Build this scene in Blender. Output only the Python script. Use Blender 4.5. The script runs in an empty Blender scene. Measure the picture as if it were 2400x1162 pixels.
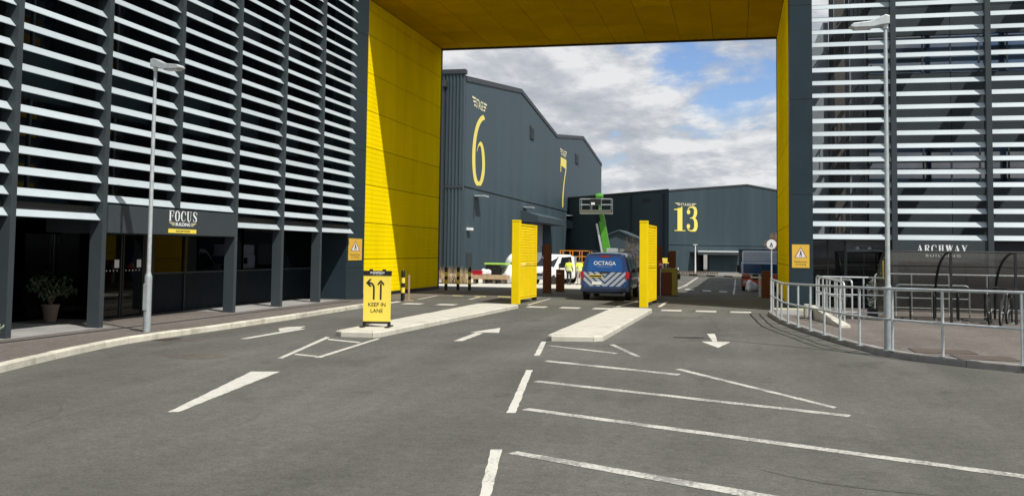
import bpy, bmesh, math, random
from mathutils import Vector, Matrix
random.seed(7)
SC = bpy.context.scene
COL = SC.collection
R = math.radians

# ------------------------------------------------------------------ camera
yaw, pitch, roll = 0.22746, 0.05860, 0.01271
fw = Vector((-math.sin(yaw)*math.cos(pitch), math.cos(yaw)*math.cos(pitch), math.sin(pitch)))
rt = Vector((math.cos(yaw), math.sin(yaw), 0.0)); up = rt.cross(fw)
rt, up = (rt*math.cos(roll)+up*math.sin(roll)), (up*math.cos(roll)-rt*math.sin(roll))
cd = bpy.data.cameras.new('camera'); cam = bpy.data.objects.new('camera', cd); COL.objects.link(cam)
mw = Matrix((rt, up, -fw)).transposed().to_4x4(); mw.translation = (0, 0, 1.9)
cam.matrix_world = mw
cd.sensor_width = 36.0; cd.lens = 36.0*2280.4/2400.0
cd.shift_y = -(581.0-453.4)/2400.0
cd.clip_start = 0.1; cd.clip_end = 6000
SC.camera = cam

# ------------------------------------------------------------------ world, sun, exposure
SUN = Vector((0.56, -0.42, 1.0)).normalized()          # towards the sun
elev = math.asin(SUN.z)
W = bpy.data.worlds.new('World'); SC.world = W; W.use_nodes = True
nt = W.node_tree; nt.nodes.clear()
def N(t, **k):
    n = nt.nodes.new(t)
    for a, b in k.items(): setattr(n, a, b)
    return n
LK = nt.links.new
out = N('ShaderNodeOutputWorld'); bg = N('ShaderNodeBackground'); LK(bg.outputs[0], out.inputs[0])
bg.inputs[1].default_value = 0.092
sky = N('ShaderNodeTexSky', sky_type='NISHITA'); sky.sun_disc = False
sky.sun_elevation = elev; sky.sun_rotation = math.atan2(SUN.x, SUN.y)
sky.air_density = 1.0; sky.dust_density = 0.6; sky.ozone_density = 2.0
tc = N('ShaderNodeTexCoord'); sep = N('ShaderNodeSeparateXYZ'); LK(tc.outputs['Generated'], sep.inputs[0])
def math_(op, a, b=None, clamp=False):
    n = N('ShaderNodeMath', operation=op, use_clamp=clamp)
    for i, v in enumerate((a, b)):
        if v is None: continue
        if isinstance(v, (int, float)): n.inputs[i].default_value = v
        else: LK(v, n.inputs[i])
    return n.outputs[0]
zz = math_('MAXIMUM', sep.outputs[2], 0.0)
den = math_('ADD', zz, 0.30)
cx = math_('DIVIDE', sep.outputs[0], den); cy = math_('DIVIDE', sep.outputs[1], den)
cv = N('ShaderNodeCombineXYZ'); LK(cx, cv.inputs[0]); LK(cy, cv.inputs[1]); cv.inputs[2].default_value = 15.1
def noise(vec, scale, detail, rough, dist=0.0):
    n = N('ShaderNodeTexNoise'); n.inputs['Scale'].default_value = scale; n.inputs['Detail'].default_value = detail
    n.inputs['Roughness'].default_value = rough; n.inputs['Distortion'].default_value = dist
    LK(vec, n.inputs['Vector']); return n.outputs[0]
def ramp(fac, stops):
    n = N('ShaderNodeValToRGB'); e = n.color_ramp.elements
    e[0].position, e[0].color = stops[0][0], (*stops[0][1], 1); e[1].position, e[1].color = stops[-1][0], (*stops[-1][1], 1)
    for p, c in stops[1:-1]:
        q = e.new(p); q.color = (*c, 1)
    LK(fac, n.inputs[0]); return n.outputs[0]
n1 = noise(cv.outputs[0], 2.2, 10.0, 0.60, 0.15)
cover = ramp(n1, [(0.36, (0, 0, 0)), (0.46, (1, 1, 1))])
offv = N('ShaderNodeVectorMath', operation='ADD'); LK(cv.outputs[0], offv.inputs[0]); offv.inputs[1].default_value = (0.03, -0.07, 0.0)
n2 = noise(offv.outputs[0], 2.2, 10.0, 0.60, 0.15)
lit = math_('ADD', math_('MULTIPLY', math_('SUBTRACT', n1, n2), 4.5), 0.53)
n3 = noise(cv.outputs[0], 0.9, 4.0, 0.5)
lit2 = math_('ADD', math_('MULTIPLY', lit, 0.75), math_('MULTIPLY', math_('SUBTRACT', n3, 0.5), 0.9))
ccol = ramp(lit2, [(0.0, (4.6, 4.95, 5.5)), (0.28, (5.9, 6.2, 6.7)), (0.58, (8.7, 8.85, 9.0))])
skyb = N('ShaderNodeMix', data_type='RGBA', blend_type='MULTIPLY'); skyb.inputs[0].default_value = 1.0
LK(sky.outputs[0], skyb.inputs[6]); skyb.inputs[7].default_value = (1.15, 1.25, 1.5, 1)
mx = N('ShaderNodeMix', data_type='RGBA'); LK(cover, mx.inputs[0]); LK(skyb.outputs[2], mx.inputs[6]); LK(ccol, mx.inputs[7])
LK(mx.outputs[2], bg.inputs[0])
sl = bpy.data.lights.new('sun', 'SUN'); sl.energy = 5.0; sl.angle = R(0.5); sl.color = (1.0, 0.955, 0.88)
so = bpy.data.objects.new('sun', sl); COL.objects.link(so); so.location = (20, -20, 40)
so.rotation_euler = SUN.to_track_quat('Z', 'Y').to_euler()
SC.view_settings.view_transform = 'Standard'; SC.view_settings.look = 'None'
SC.view_settings.exposure = 0.0; SC.view_settings.gamma = 1.0; SC.view_settings.use_curve_mapping = False
SC.render.engine = 'CYCLES'
SC.cycles.use_denoising = True
SC.cycles.max_bounces = 8; SC.cycles.transparent_max_bounces = 12
SC.cycles.sample_clamp_indirect = 6.0

# ------------------------------------------------------------------ materials
MATS = {}
def mat(name, color, rough=0.6, metal=0.0, var=0.12, vscale=3.0, bump=0.0, bscale=60.0, spec=0.5, stretch=(1, 1, 1), emit=None, dirt=0.0, coat=0.0, orand=0.0):
    if name in MATS: return MATS[name]
    m = bpy.data.materials.new(name); m.use_nodes = True; MATS[name] = m
    t = m.node_tree; b = t.nodes['Principled BSDF']
    b.inputs['Roughness'].default_value = rough; b.inputs['Metallic'].default_value = metal
    b.inputs['Specular IOR Level'].default_value = spec
    if coat: b.inputs['Coat Weight'].default_value = coat; b.inputs['Coat Roughness'].default_value = 0.05
    tcn = t.nodes.new('ShaderNodeTexCoord'); mp = t.nodes.new('ShaderNodeMapping'); mp.inputs['Scale'].default_value = stretch
    t.links.new(tcn.outputs['Object'], mp.inputs[0])
    n = t.nodes.new('ShaderNodeTexNoise'); n.inputs['Scale'].default_value = vscale; n.inputs['Detail'].default_value = 6; n.inputs['Roughness'].default_value = 0.6
    t.links.new(mp.outputs[0], n.inputs['Vector'])
    mr = t.nodes.new('ShaderNodeMapRange'); mr.inputs[1].default_value = 0.3; mr.inputs[2].default_value = 0.7
    mr.inputs[3].default_value = 1.0-var; mr.inputs[4].default_value = 1.0+var
    t.links.new(n.outputs[0], mr.inputs[0])
    mul = t.nodes.new('ShaderNodeMix'); mul.data_type = 'RGBA'; mul.blend_type = 'MULTIPLY'; mul.inputs[0].default_value = 1.0
    mul.inputs[6].default_value = (*color, 1); t.links.new(mr.outputs[0], mul.inputs[7])
    res = mul.outputs[2]
    if orand:
        oi = t.nodes.new('ShaderNodeObjectInfo'); om = t.nodes.new('ShaderNodeMapRange'); om.inputs[3].default_value = 1-orand; om.inputs[4].default_value = 1+orand*.6
        t.links.new(oi.outputs['Random'], om.inputs[0]); m2 = t.nodes.new('ShaderNodeMix'); m2.data_type = 'RGBA'; m2.blend_type = 'MULTIPLY'; m2.inputs[0].default_value = 1.0
        t.links.new(res, m2.inputs[6]); t.links.new(om.outputs[0], m2.inputs[7]); res = m2.outputs[2]
    if dirt:
        d = t.nodes.new('ShaderNodeTexNoise'); d.inputs['Scale'].default_value = 1.3; d.inputs['Detail'].default_value = 10; d.inputs['Roughness'].default_value = 0.7
        t.links.new(tcn.outputs['Object'], d.inputs['Vector'])
        dr = t.nodes.new('ShaderNodeMapRange'); dr.inputs[1].default_value = 0.52; dr.inputs[2].default_value = 0.72; dr.inputs[4].default_value = dirt
        t.links.new(d.outputs[0], dr.inputs[0])
        dm = t.nodes.new('ShaderNodeMix'); dm.data_type = 'RGBA'; t.links.new(dr.outputs[0], dm.inputs[0]); t.links.new(res, dm.inputs[6]); dm.inputs[7].default_value = (0.09, 0.075, 0.055, 1)
        res = dm.outputs[2]
    t.links.new(res, b.inputs['Base Color'])
    rr = t.nodes.new('ShaderNodeMapRange'); rr.inputs[1].default_value = 0.3; rr.inputs[2].default_value = 0.7
    rr.inputs[3].default_value = max(0.02, rough*0.88); rr.inputs[4].default_value = min(1, rough*1.12)
    t.links.new(n.outputs[0], rr.inputs[0]); t.links.new(rr.outputs[0], b.inputs['Roughness'])
    if bump:
        bn = t.nodes.new('ShaderNodeTexNoise'); bn.inputs['Scale'].default_value = bscale; bn.inputs['Detail'].default_value = 4
        t.links.new(tcn.outputs['Object'], bn.inputs['Vector'])
        bp = t.nodes.new('ShaderNodeBump'); bp.inputs['Strength'].default_value = bump; bp.inputs['Distance'].default_value = 0.01
        t.links.new(bn.outputs[0], bp.inputs['Height']); t.links.new(bp.outputs[0], b.inputs['Normal'])
    if emit: b.inputs['Emission Color'].default_value = (*emit[0], 1); b.inputs['Emission Strength'].default_value = emit[1]
    return m
def ribs(m, axis, per_m, strength, dist=0.02, kind='BANDS', profile='SIN'):
    """add a profiled-sheet relief across an axis of the object's own space"""
    t = m.node_tree; b = t.nodes['Principled BSDF']; tcn = t.nodes.new('ShaderNodeTexCoord')
    w = t.nodes.new('ShaderNodeTexWave'); w.wave_type = kind; w.bands_direction = axis; w.wave_profile = profile
    w.inputs['Scale'].default_value = per_m*0.314159; w.inputs['Distortion'].default_value = 0.0
    t.links.new(tcn.outputs['Object'], w.inputs['Vector'])
    bp = t.nodes.new('ShaderNodeBump'); bp.inputs['Strength'].default_value = strength; bp.inputs['Distance'].default_value = dist
    t.links.new(w.outputs[0], bp.inputs['Height']); t.links.new(bp.outputs[0], b.inputs['Normal'])
    return m

def asphalt(name, base, patch=0.16, warm=(1, 1, 1)):
    m = bpy.data.materials.new(name); m.use_nodes = True; MATS[name] = m
    t = m.node_tree; b = t.nodes['Principled BSDF']; b.inputs['Roughness'].default_value = 0.92; b.inputs['Specular IOR Level'].default_value = 0.10
    tcn = t.nodes.new('ShaderNodeTexCoord'); V = tcn.outputs['Object']
    def ns(scale, detail, rough, stretch=None):
        n = t.nodes.new('ShaderNodeTexNoise'); n.inputs['Scale'].default_value = scale; n.inputs['Detail'].default_value = detail; n.inputs['Roughness'].default_value = rough
        if stretch:
            mp = t.nodes.new('ShaderNodeMapping'); mp.inputs['Scale'].default_value = stretch; t.links.new(V, mp.inputs[0]); t.links.new(mp.outputs[0], n.inputs['Vector'])
        else: t.links.new(V, n.inputs['Vector'])
        return n.outputs[0]
    def rng(f, a, bb, lo, hi):
        r = t.nodes.new('ShaderNodeMapRange'); r.inputs[1].default_value = a; r.inputs[2].default_value = bb; r.inputs[3].default_value = lo; r.inputs[4].default_value = hi
        t.links.new(f, r.inputs[0]); return r.outputs[0]
    def mult(a, c):
        n = t.nodes.new('ShaderNodeMath'); n.operation = 'MULTIPLY'; t.links.new(a, n.inputs[0]); t.links.new(c, n.inputs[1]); return n.outputs[0]
    big = rng(ns(0.22, 5, 0.6), 0.3, 0.7, 1-patch, 1+patch)
    track = rng(ns(0.8, 5, 0.6, (1.0, 0.10, 1)), 0.3, 0.7, 0.84, 1.14)
    mid = rng(ns(6, 7, 0.75), 0.3, 0.7, 0.82, 1.18)
    fine = rng(ns(40, 6, 0.85), 0.28, 0.72, 0.45, 1.55)
    stain = rng(ns(0.6, 9, 0.66, (1, 0.6, 1)), 0.32, 0.44, 0.76, 1.0)
    grain = rng(ns(15, 5, 0.85), 0.3, 0.7, 0.80, 1.20)
    f = mult(mult(mult(big, track), mult(mid, fine)), mult(stain, grain))
    # aggregate chips: pale specks
    vo = t.nodes.new('ShaderNodeTexVoronoi'); vo.inputs['Scale'].default_value = 34; t.links.new(V, vo.inputs['Vector'])
    chips = rng(vo.outputs['Distance'], 0.0, 0.13, 0.5, 0.0)
    mix = t.nodes.new('ShaderNodeMix'); mix.data_type = 'RGBA'; mix.blend_type = 'MULTIPLY'; mix.inputs[0].default_value = 1
    mix.inputs[6].default_value = (base*warm[0], base*warm[1], base*warm[2], 1); t.links.new(f, mix.inputs[7])
    mix2 = t.nodes.new('ShaderNodeMix'); mix2.data_type = 'RGBA'; t.links.new(chips, mix2.inputs[0]); t.links.new(mix.outputs[2], mix2.inputs[6]); mix2.inputs[7].default_value = (base*2.2, base*2.1, base*1.9, 1)
    t.links.new(mix2.outputs[2], b.inputs['Base Color'])
    bp = t.nodes.new('ShaderNodeBump'); bp.inputs['Strength'].default_value = 0.7; bp.inputs['Distance'].default_value = 0.008
    t.links.new(ns(120, 3, 0.8), bp.inputs['Height']); t.links.new(bp.outputs[0], b.inputs['Normal'])
    return m
asphalt('asphalt', 0.111, 0.19, (1.02, 1.01, 0.90))
asphalt('pavement_tarmac', 0.132, 0.16, (1.12, 1.0, 0.89))
asphalt('far_ground', 0.19, 0.2, (1.05, 1, .92))
asphalt('scuffed_tarmac', 0.100, 0.2, (1.02, 1.02, .92))
asphalt('patch_tarmac', 0.097, 0.2, (1.1, 1, .87))

def paint(name, col, wear):
    m = bpy.data.materials.new(name); m.use_nodes = True; MATS[name] = m
    t = m.node_tree; b = t.nodes['Principled BSDF']; b.inputs['Roughness'].default_value = 0.7
    tcn = t.nodes.new('ShaderNodeTexCoord')
    n = t.nodes.new('ShaderNodeTexNoise'); n.inputs['Scale'].default_value = 26; n.inputs['Detail'].default_value = 8; n.inputs['Roughness'].default_value = 0.75
    t.links.new(tcn.outputs['Object'], n.inputs['Vector'])
    n2 = t.nodes.new('ShaderNodeTexNoise'); n2.inputs['Scale'].default_value = 2.2; n2.inputs['Detail'].default_value = 4
    t.links.new(tcn.outputs['Object'], n2.inputs['Vector'])
    ad = t.nodes.new('ShaderNodeMath'); ad.operation = 'MULTIPLY_ADD'; t.links.new(n2.outputs[0], ad.inputs[0]); ad.inputs[1].default_value = 0.5; t.links.new(n.outputs[0], ad.inputs[2])
    r = t.nodes.new('ShaderNodeMapRange'); r.inputs[1].default_value = wear; r.inputs[2].default_value = wear+0.10
    t.links.new(ad.outputs[0], r.inputs[0])
    mx_ = t.nodes.new('ShaderNodeMix'); mx_.data_type = 'RGBA'; t.links.new(r.outputs[0], mx_.inputs[0]); mx_.inputs[6].default_value = (*col, 1); mx_.inputs[7].default_value = (0.2, 0.195, 0.18, 1)
    t.links.new(mx_.outputs[2], b.inputs['Base Color'])
    return m
paint('road_paint', (0.54, 0.525, 0.465), 0.81)
paint('road_paint_worn', (0.49, 0.48, 0.43), 0.70)
paint('yellow_paint', (0.55, 0.45, 0.12), 0.74)
paint('faded_paint', (0.45, 0.45, 0.43), 0.80)

M = mat
CONC = M('concrete', (0.52, 0.50, 0.425), 0.85, var=0.10, vscale=4, bump=0.25, bscale=90, dirt=0.28, orand=0.07)
KERB = M('kerb_concrete', (0.58, 0.555, 0.46), 0.85, var=0.16, vscale=3, bump=0.3, bscale=80, dirt=0.55, orand=0.12)
KERBG = M('grey_kerb', (0.26, 0.255, 0.235), 0.85, var=0.15, vscale=3, bump=0.3, bscale=80, dirt=0.5, orand=0.12)
SLAB = M('grey_paving', (0.29, 0.285, 0.275), 0.85, var=0.12, vscale=2, bump=0.2, dirt=0.35, orand=0.14)
LOUV = M('louvre_aluminium', (0.425, 0.485, 0.515), 0.45, 0.0, var=0.07, vscale=1.1, spec=0.4, orand=0.10)
DARK = M('charcoal_cladding', (0.024, 0.040, 0.050), 0.5, 0.0, var=0.10, vscale=0.8, spec=0.16)
NAVYP = M('navy_panel', (0.004, 0.010, 0.016), 0.5, var=0.1, spec=0.12)
POST = M('charcoal_post', (0.046, 0.058, 0.065), 0.45, 0.0, var=0.08, vscale=1.5, spec=0.22, orand=0.08)
DARK2 = M('black_trim', (0.012, 0.014, 0.017), 0.45, var=0.1)
SHED = ribs(M('shed_cladding', (0.050, 0.070, 0.082), 0.5, var=0.10, vscale=0.15, spec=0.15, stretch=(1, 1, .25)), 'X', 0.8, 0.05)
SHED2 = M('shed_joint', (0.028, 0.034, 0.04), 0.6)
SHEDF = M('shed_plain', (0.051, 0.077, 0.091), 0.6, var=0.14, vscale=0.12, spec=0.15, stretch=(2.5, 2.5, .2))
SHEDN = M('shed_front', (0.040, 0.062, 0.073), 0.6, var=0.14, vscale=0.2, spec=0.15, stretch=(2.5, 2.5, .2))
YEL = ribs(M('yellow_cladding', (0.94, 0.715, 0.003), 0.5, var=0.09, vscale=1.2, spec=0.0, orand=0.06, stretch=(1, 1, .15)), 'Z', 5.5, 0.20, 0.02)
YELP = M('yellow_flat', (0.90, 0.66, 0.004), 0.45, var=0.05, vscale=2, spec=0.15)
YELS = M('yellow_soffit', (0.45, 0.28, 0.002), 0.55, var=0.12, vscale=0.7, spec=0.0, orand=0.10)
YSIGN = M('sign_yellow', (0.90, 0.70, 0.09), 0.4, var=0.03)
YSIGN2 = M('sign_amber', (0.75, 0.47, 0.06), 0.4, var=0.03)
BLACK = M('black_plastic', (0.012, 0.011, 0.011), 0.45, var=0.2)
BLACKP = M('black_print', (0.018, 0.013, 0.010), 0.5, var=0.05)
WHITE = M('white_enamel', (0.80, 0.80, 0.79), 0.4, var=0.04)
WHITEP = M('white_print', (0.82, 0.84, 0.84), 0.45, var=0.02)
GALV = M('galvanised_steel', (0.50, 0.54, 0.545), 0.45, 0.35, var=0.14, vscale=9)
GALVD = M('galvanised_dull', (0.36, 0.40, 0.41), 0.5, 0.3, var=0.15, vscale=7)
CORT = M('corten_steel', (0.145, 0.042, 0.013), 0.75, var=0.22, vscale=6)
OLIVE = M('olive_frame', (0.30, 0.24, 0.02), 0.5)
RED = M('red_plastic', (0.45, 0.012, 0.02), 0.35)
TAIL = M('tail_light_red', (0.42, 0.008, 0.016), 0.15, spec=0.6)
PALEY = M('pale_yellow_paint', (0.78, 0.66, 0.13), 0.5, var=0.03)
PALEW = M('pale_cream_paint', (0.72, 0.68, 0.45), 0.5, var=0.03)
TYRE = M('tyre_rubber', (0.014, 0.014, 0.014), 0.8)
RIM = M('alloy_rim', (0.30, 0.30, 0.31), 0.35, 0.7)
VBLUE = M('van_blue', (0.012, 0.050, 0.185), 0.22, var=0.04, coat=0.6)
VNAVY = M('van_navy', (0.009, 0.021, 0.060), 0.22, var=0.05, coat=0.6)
SILV = M('silver_reflective', (0.40, 0.45, 0.50), 0.4, var=0.06)
ORANGE = M('orange_paint', (0.62, 0.23, 0.012), 0.5, var=0.1)
GREEN = M('lime_green_paint', (0.065, 0.28, 0.018), 0.4, var=0.1)
LIME = M('lime_lid', (0.35, 0.65, 0.08), 0.5)
HIVIS = M('hi_vis_yellow', (0.72, 0.85, 0.06), 0.6, var=0.06, vscale=8)
HIBAND = M('hi_vis_band', (0.6, 0.62, 0.6), 0.4)
TROU = M('dark_trousers', (0.03, 0.03, 0.045), 0.8)
TROUL = M('pale_trousers', (0.42, 0.36, 0.34), 0.8)
SKIN = M('skin', (0.42, 0.24, 0.16), 0.6)
HAIR = M('dark_hair', (0.03, 0.02, 0.015), 0.7)
WOOD = M('pale_timber', (0.42, 0.30, 0.18), 0.8, var=0.2, vscale=5)
STRAW = M('straw_grass', (0.42, 0.30, 0.14), 0.8, var=0.35, vscale=4)
TWIG = M('brown_twigs', (0.12, 0.09, 0.06), 0.85, var=0.3, vscale=4)
LEAF = M('leaf_green', (0.03, 0.055, 0.018), 0.6, var=0.35, vscale=7)
LEAFS = M('silver_leaf', (0.24, 0.29, 0.19), 0.7, var=0.25, vscale=9)
LEAFB = M('russet_leaf', (0.20, 0.10, 0.035), 0.7, var=0.35, vscale=5)
TERRA = M('plant_pot_clay', (0.15, 0.115, 0.085), 0.8)
SOIL = M('soil', (0.05, 0.035, 0.025), 0.9)
GREYW = M('pale_grey_panel', (0.23, 0.26, 0.29), 0.5, var=0.06)
BROWNW = M('taupe_panel', (0.075, 0.070, 0.066), 0.6, var=0.1)
LORRY = M('lorry_cab_blue', (0.66, 0.76, 0.92), 0.35, var=0.06)
LRED = M('lorry_red', (0.70, 0.11, 0.04), 0.4, var=0.1)
RUBBLE = M('white_sheeting', (0.72, 0.73, 0.74), 0.7, var=0.1, vscale=4)
MANH = M('manhole_iron', (0.085, 0.065, 0.05), 0.7, var=0.25, vscale=14, bump=0.6, bscale=60)
LAMPG = M('lamp_lens', (0.55, 0.50, 0.48), 0.25, var=0.05)

def glass_mat(name, tint, rough=0.02, spec=0.5):
    m = bpy.data.materials.new(name); m.use_nodes = True; MATS[name] = m
    t = m.node_tree; b = t.nodes['Principled BSDF']; b.inputs['Base Color'].default_value = (*tint, 1)
    b.inputs['Roughness'].default_value = rough; b.inputs['IOR'].default_value = 1.5; b.inputs['Specular IOR Level'].default_value = spec
    tcn = t.nodes.new('ShaderNodeTexCoord'); n = t.nodes.new('ShaderNodeTexNoise'); n.inputs['Scale'].default_value = 0.6; n.inputs['Detail'].default_value = 2
    t.links.new(tcn.outputs['Object'], n.inputs['Vector'])
    bp = t.nodes.new('ShaderNodeBump'); bp.inputs['Strength'].default_value = 0.03; bp.inputs['Distance'].default_value = 0.05
    t.links.new(n.outputs[0], bp.inputs['Height']); t.links.new(bp.outputs[0], b.inputs['Normal'])
    return m
GLASS = glass_mat('dark_glazing', (0.004, 0.006, 0.009), 0.02, 0.45)
GLASSR = glass_mat('coated_glazing', (0.010, 0.022, 0.040), 0.03, 1.0); GLASSR.node_tree.nodes['Principled BSDF'].inputs['IOR'].default_value = 1.85
GLASSV = glass_mat('vehicle_glass', (0.012, 0.016, 0.02), 0.03)
def clear_mat(name, tint, alpha, rough=0.12):
    m = bpy.data.materials.new(name); m.use_nodes = True; MATS[name] = m
    b = m.node_tree.nodes['Principled BSDF']; b.inputs['Base Color'].default_value = (*tint, 1); b.inputs['Alpha'].default_value = alpha
    b.inputs['Roughness'].default_value = rough
    return m
def sheet_mat(name, tint, clear):
    m = bpy.data.materials.new(name); m.use_nodes = True; MATS[name] = m; t = m.node_tree; t.nodes.clear()
    o_ = t.nodes.new('ShaderNodeOutputMaterial'); tr_ = t.nodes.new('ShaderNodeBsdfTransparent'); tr_.inputs[0].default_value = (.80, .79, .76, 1)
    tl = t.nodes.new('ShaderNodeBsdfTranslucent'); df = t.nodes.new('ShaderNodeBsdfPrincipled'); df.inputs['Base Color'].default_value = (*tint, 1); df.inputs['Roughness'].default_value = .2
    tl.inputs[0].default_value = (*tint, 1); n = t.nodes.new('ShaderNodeTexNoise'); n.inputs['Scale'].default_value = 1.4; n.inputs['Detail'].default_value = 5
    tc_ = t.nodes.new('ShaderNodeTexCoord'); mp = t.nodes.new('ShaderNodeMapping'); mp.inputs['Scale'].default_value = (.35, 2.5, 2.5); t.links.new(tc_.outputs['Object'], mp.inputs[0]); t.links.new(mp.outputs[0], n.inputs['Vector'])
    a = t.nodes.new('ShaderNodeMixShader'); a.inputs[0].default_value = .45; t.links.new(tl.outputs[0], a.inputs[1]); t.links.new(df.outputs[0], a.inputs[2])
    r_ = t.nodes.new('ShaderNodeMapRange'); r_.inputs[1].default_value = .3; r_.inputs[2].default_value = .7; r_.inputs[3].default_value = 1-clear-.12; r_.inputs[4].default_value = 1-clear+.12; t.links.new(n.outputs[0], r_.inputs[0])
    b = t.nodes.new('ShaderNodeMixShader'); t.links.new(r_.outputs[0], b.inputs[0]); t.links.new(tr_.outputs[0], b.inputs[1]); t.links.new(a.outputs[0], b.inputs[2]); t.links.new(b.outputs[0], o_.inputs[0])
    return m
POLY = sheet_mat('smoked_polycarbonate', (0.15, 0.148, 0.138), 0.50)
def window_mat(name):
    m = bpy.data.materials.new(name); m.use_nodes = True; MATS[name] = m; t = m.node_tree; t.nodes.clear()
    o_ = t.nodes.new('ShaderNodeOutputMaterial'); tr_ = t.nodes.new('ShaderNodeBsdfTransparent'); tr_.inputs[0].default_value = (.40, .43, .44, 1)
    g = t.nodes.new('ShaderNodeBsdfGlossy'); g.inputs['Roughness'].default_value = .015; fr_ = t.nodes.new('ShaderNodeFresnel'); fr_.inputs[0].default_value = 1.5
    b = t.nodes.new('ShaderNodeMixShader'); t.links.new(fr_.outputs[0], b.inputs[0]); t.links.new(tr_.outputs[0], b.inputs[1]); t.links.new(g.outputs[0], b.inputs[2]); t.links.new(b.outputs[0], o_.inputs[0])
    return m
CLEAR = window_mat('shopfront_glass')

# ------------------------------------------------------------------ mesh helpers
class MB:
    def __init__(self): self.v = []; self.f = []
    def add(self, vs, fs):
        o = len(self.v); self.v += [tuple(p) for p in vs]; self.f += [tuple(i+o for i in f) for f in fs]; return self
    def box(self, x0, x1, y0, y1, z0, z1):
        vs = [(x, y, z) for z in (z0, z1) for y in (y0, y1) for x in (x0, x1)]
        return self.add(vs, [(0, 2, 3, 1), (4, 5, 7, 6), (0, 1, 5, 4), (2, 6, 7, 3), (0, 4, 6, 2), (1, 3, 7, 5)])
    def prism(self, poly, z0, z1):
        a = sum(poly[i][0]*poly[(i+1) % len(poly)][1]-poly[(i+1) % len(poly)][0]*poly[i][1] for i in range(len(poly)))
        if a < 0: poly = poly[::-1]
        n = len(poly); f0 = (lambda p: z0(p)) if callable(z0) else (lambda p: z0); f1 = (lambda p: z1(p)) if callable(z1) else (lambda p: z1)
        vs = [(p[0], p[1], f0(p)) for p in poly]+[(p[0], p[1], f1(p)) for p in poly]
        return self.add(vs, [tuple(range(n))[::-1], tuple(range(n, 2*n))]+[(i, (i+1) % n, (i+1) % n+n, i+n) for i in range(n)])
    def extr(self, poly, org, u, v, d):
        """2D polygon placed at org on axes u,v and extruded by vector d"""
        org, u, v, d = Vector(org), Vector(u), Vector(v), Vector(d); n = len(poly)
        a = [org+u*p[0]+v*p[1] for p in poly]; b = [p+d for p in a]
        fs = [tuple(range(n)), tuple(range(n, 2*n))[::-1]]+[(i, i+n, (i+1) % n+n, (i+1) % n) for i in range(n)]
        ar = sum(poly[i][0]*poly[(i+1) % n][1]-poly[(i+1) % n][0]*poly[i][1] for i in range(n))
        if (u.cross(v)).dot(d)*ar > 0: fs = [f[::-1] for f in fs]
        return self.add(a+b, fs)
    def tube(self, pts, r, n=8, closed=False, r2=None):
        pts = [Vector(p) for p in pts]; m = len(pts); rings = []
        prev = None
        for i, p in enumerate(pts):
            if closed: d = (pts[(i+1) % m]-pts[i-1]).normalized()
            else: d = (pts[min(i+1, m-1)]-pts[max(i-1, 0)]).normalized()
            if prev is None:
                a = Vector((0, 0, 1)) if abs(d.z) < 0.9 else Vector((1, 0, 0)); x = d.cross(a).normalized()
            else:
                x = (prev-d*prev.dot(d)).normalized()
            prev = x; y = d.cross(x); rr = r if r2 is None else r+(r2-r)*i/(m-1)
            rings.append([p+(x*math.cos(2*math.pi*k/n)+y*math.sin(2*math.pi*k/n))*rr for k in range(n)])
        vs = [q for g in rings for q in g]; fs = []
        for i in range(m if closed else m-1):
            j = (i+1) % m
            for k in range(n): fs.append((i*n+k, i*n+(k+1) % n, j*n+(k+1) % n, j*n+k))
        if not closed: fs += [tuple(range(n))[::-1], tuple(range((m-1)*n, m*n))]
        return self.add(vs, fs)
    def lathe(self, prof, c=(0, 0, 0), n=16, axis='Z'):
        vs = []; fs = []; m = len(prof)
        for r, h in prof:
            for k in range(n):
                a = 2*math.pi*k/n; p = (r*math.cos(a), r*math.sin(a), h)
                if axis == 'X': p = (p[2], p[0], p[1])
                if axis == 'Y': p = (p[1], p[2], p[0])
                vs.append((p[0]+c[0], p[1]+c[1], p[2]+c[2]))
        for i in range(m-1):
            for k in range(n): fs.append((i*n+k, i*n+(k+1) % n, (i+1)*n+(k+1) % n, (i+1)*n+k))
        fs += [tuple(range(n))[::-1], tuple(range((m-1)*n, m*n))]
        return self.add(vs, fs)
    def mesh(self, name, off=None):
        me = bpy.data.meshes.new(name)
        v = self.v if off is None else [(a-off[0], b-off[1], c-off[2]) for a, b, c in self.v]
        me.from_pydata(v, [], self.f); me.update()
        return me
    def build(self, name, m, parent=None, world=True, smooth=False, bevel=0.0):
        off = None
        if world and parent is not None:
            r = parent
            while r.parent: r = r.parent
            off = r.location
        me = self.mesh(name, off)
        if bevel:
            bm = bmesh.new(); bm.from_mesh(me); bmesh.ops.bevel(bm, geom=bm.edges[:], offset=bevel, segments=2, affect='EDGES', clamp_overlap=True, profile=0.6); bm.to_mesh(me); bm.free()
        if m: me.materials.append(m)
        if smooth:
            for p in me.polygons: p.use_smooth = True
            try: me.set_sharp_from_angle(angle=R(35))
            except Exception: pass
        return obj(name, me, parent)
def obj(name, me, parent=None):
    o = bpy.data.objects.new(name, me); COL.objects.link(o)
    if parent: o.parent = parent
    return o
def B(x0, x1, y0, y1, z0, z1): return MB().box(x0, x1, y0, y1, z0, z1)
def tag(o, label=None, cat=None, group=None, kind=None):
    if label: o['label'] = label
    if cat: o['category'] = cat
    if group: o['group'] = group
    if kind: o['kind'] = kind
    return o
def thing(name, loc, label, cat, rz=0.0, group=None):
    o = bpy.data.objects.new(name, None); COL.objects.link(o); o.location = loc; o.rotation_euler = (0, 0, rz); o.empty_display_size = 0.3
    return tag(o, label, cat, group)
def copy_tree(o, parent=None):
    c = o.copy(); COL.objects.link(c); c.parent = parent
    for ch in o.children: copy_tree(ch, c)
    return c
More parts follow.
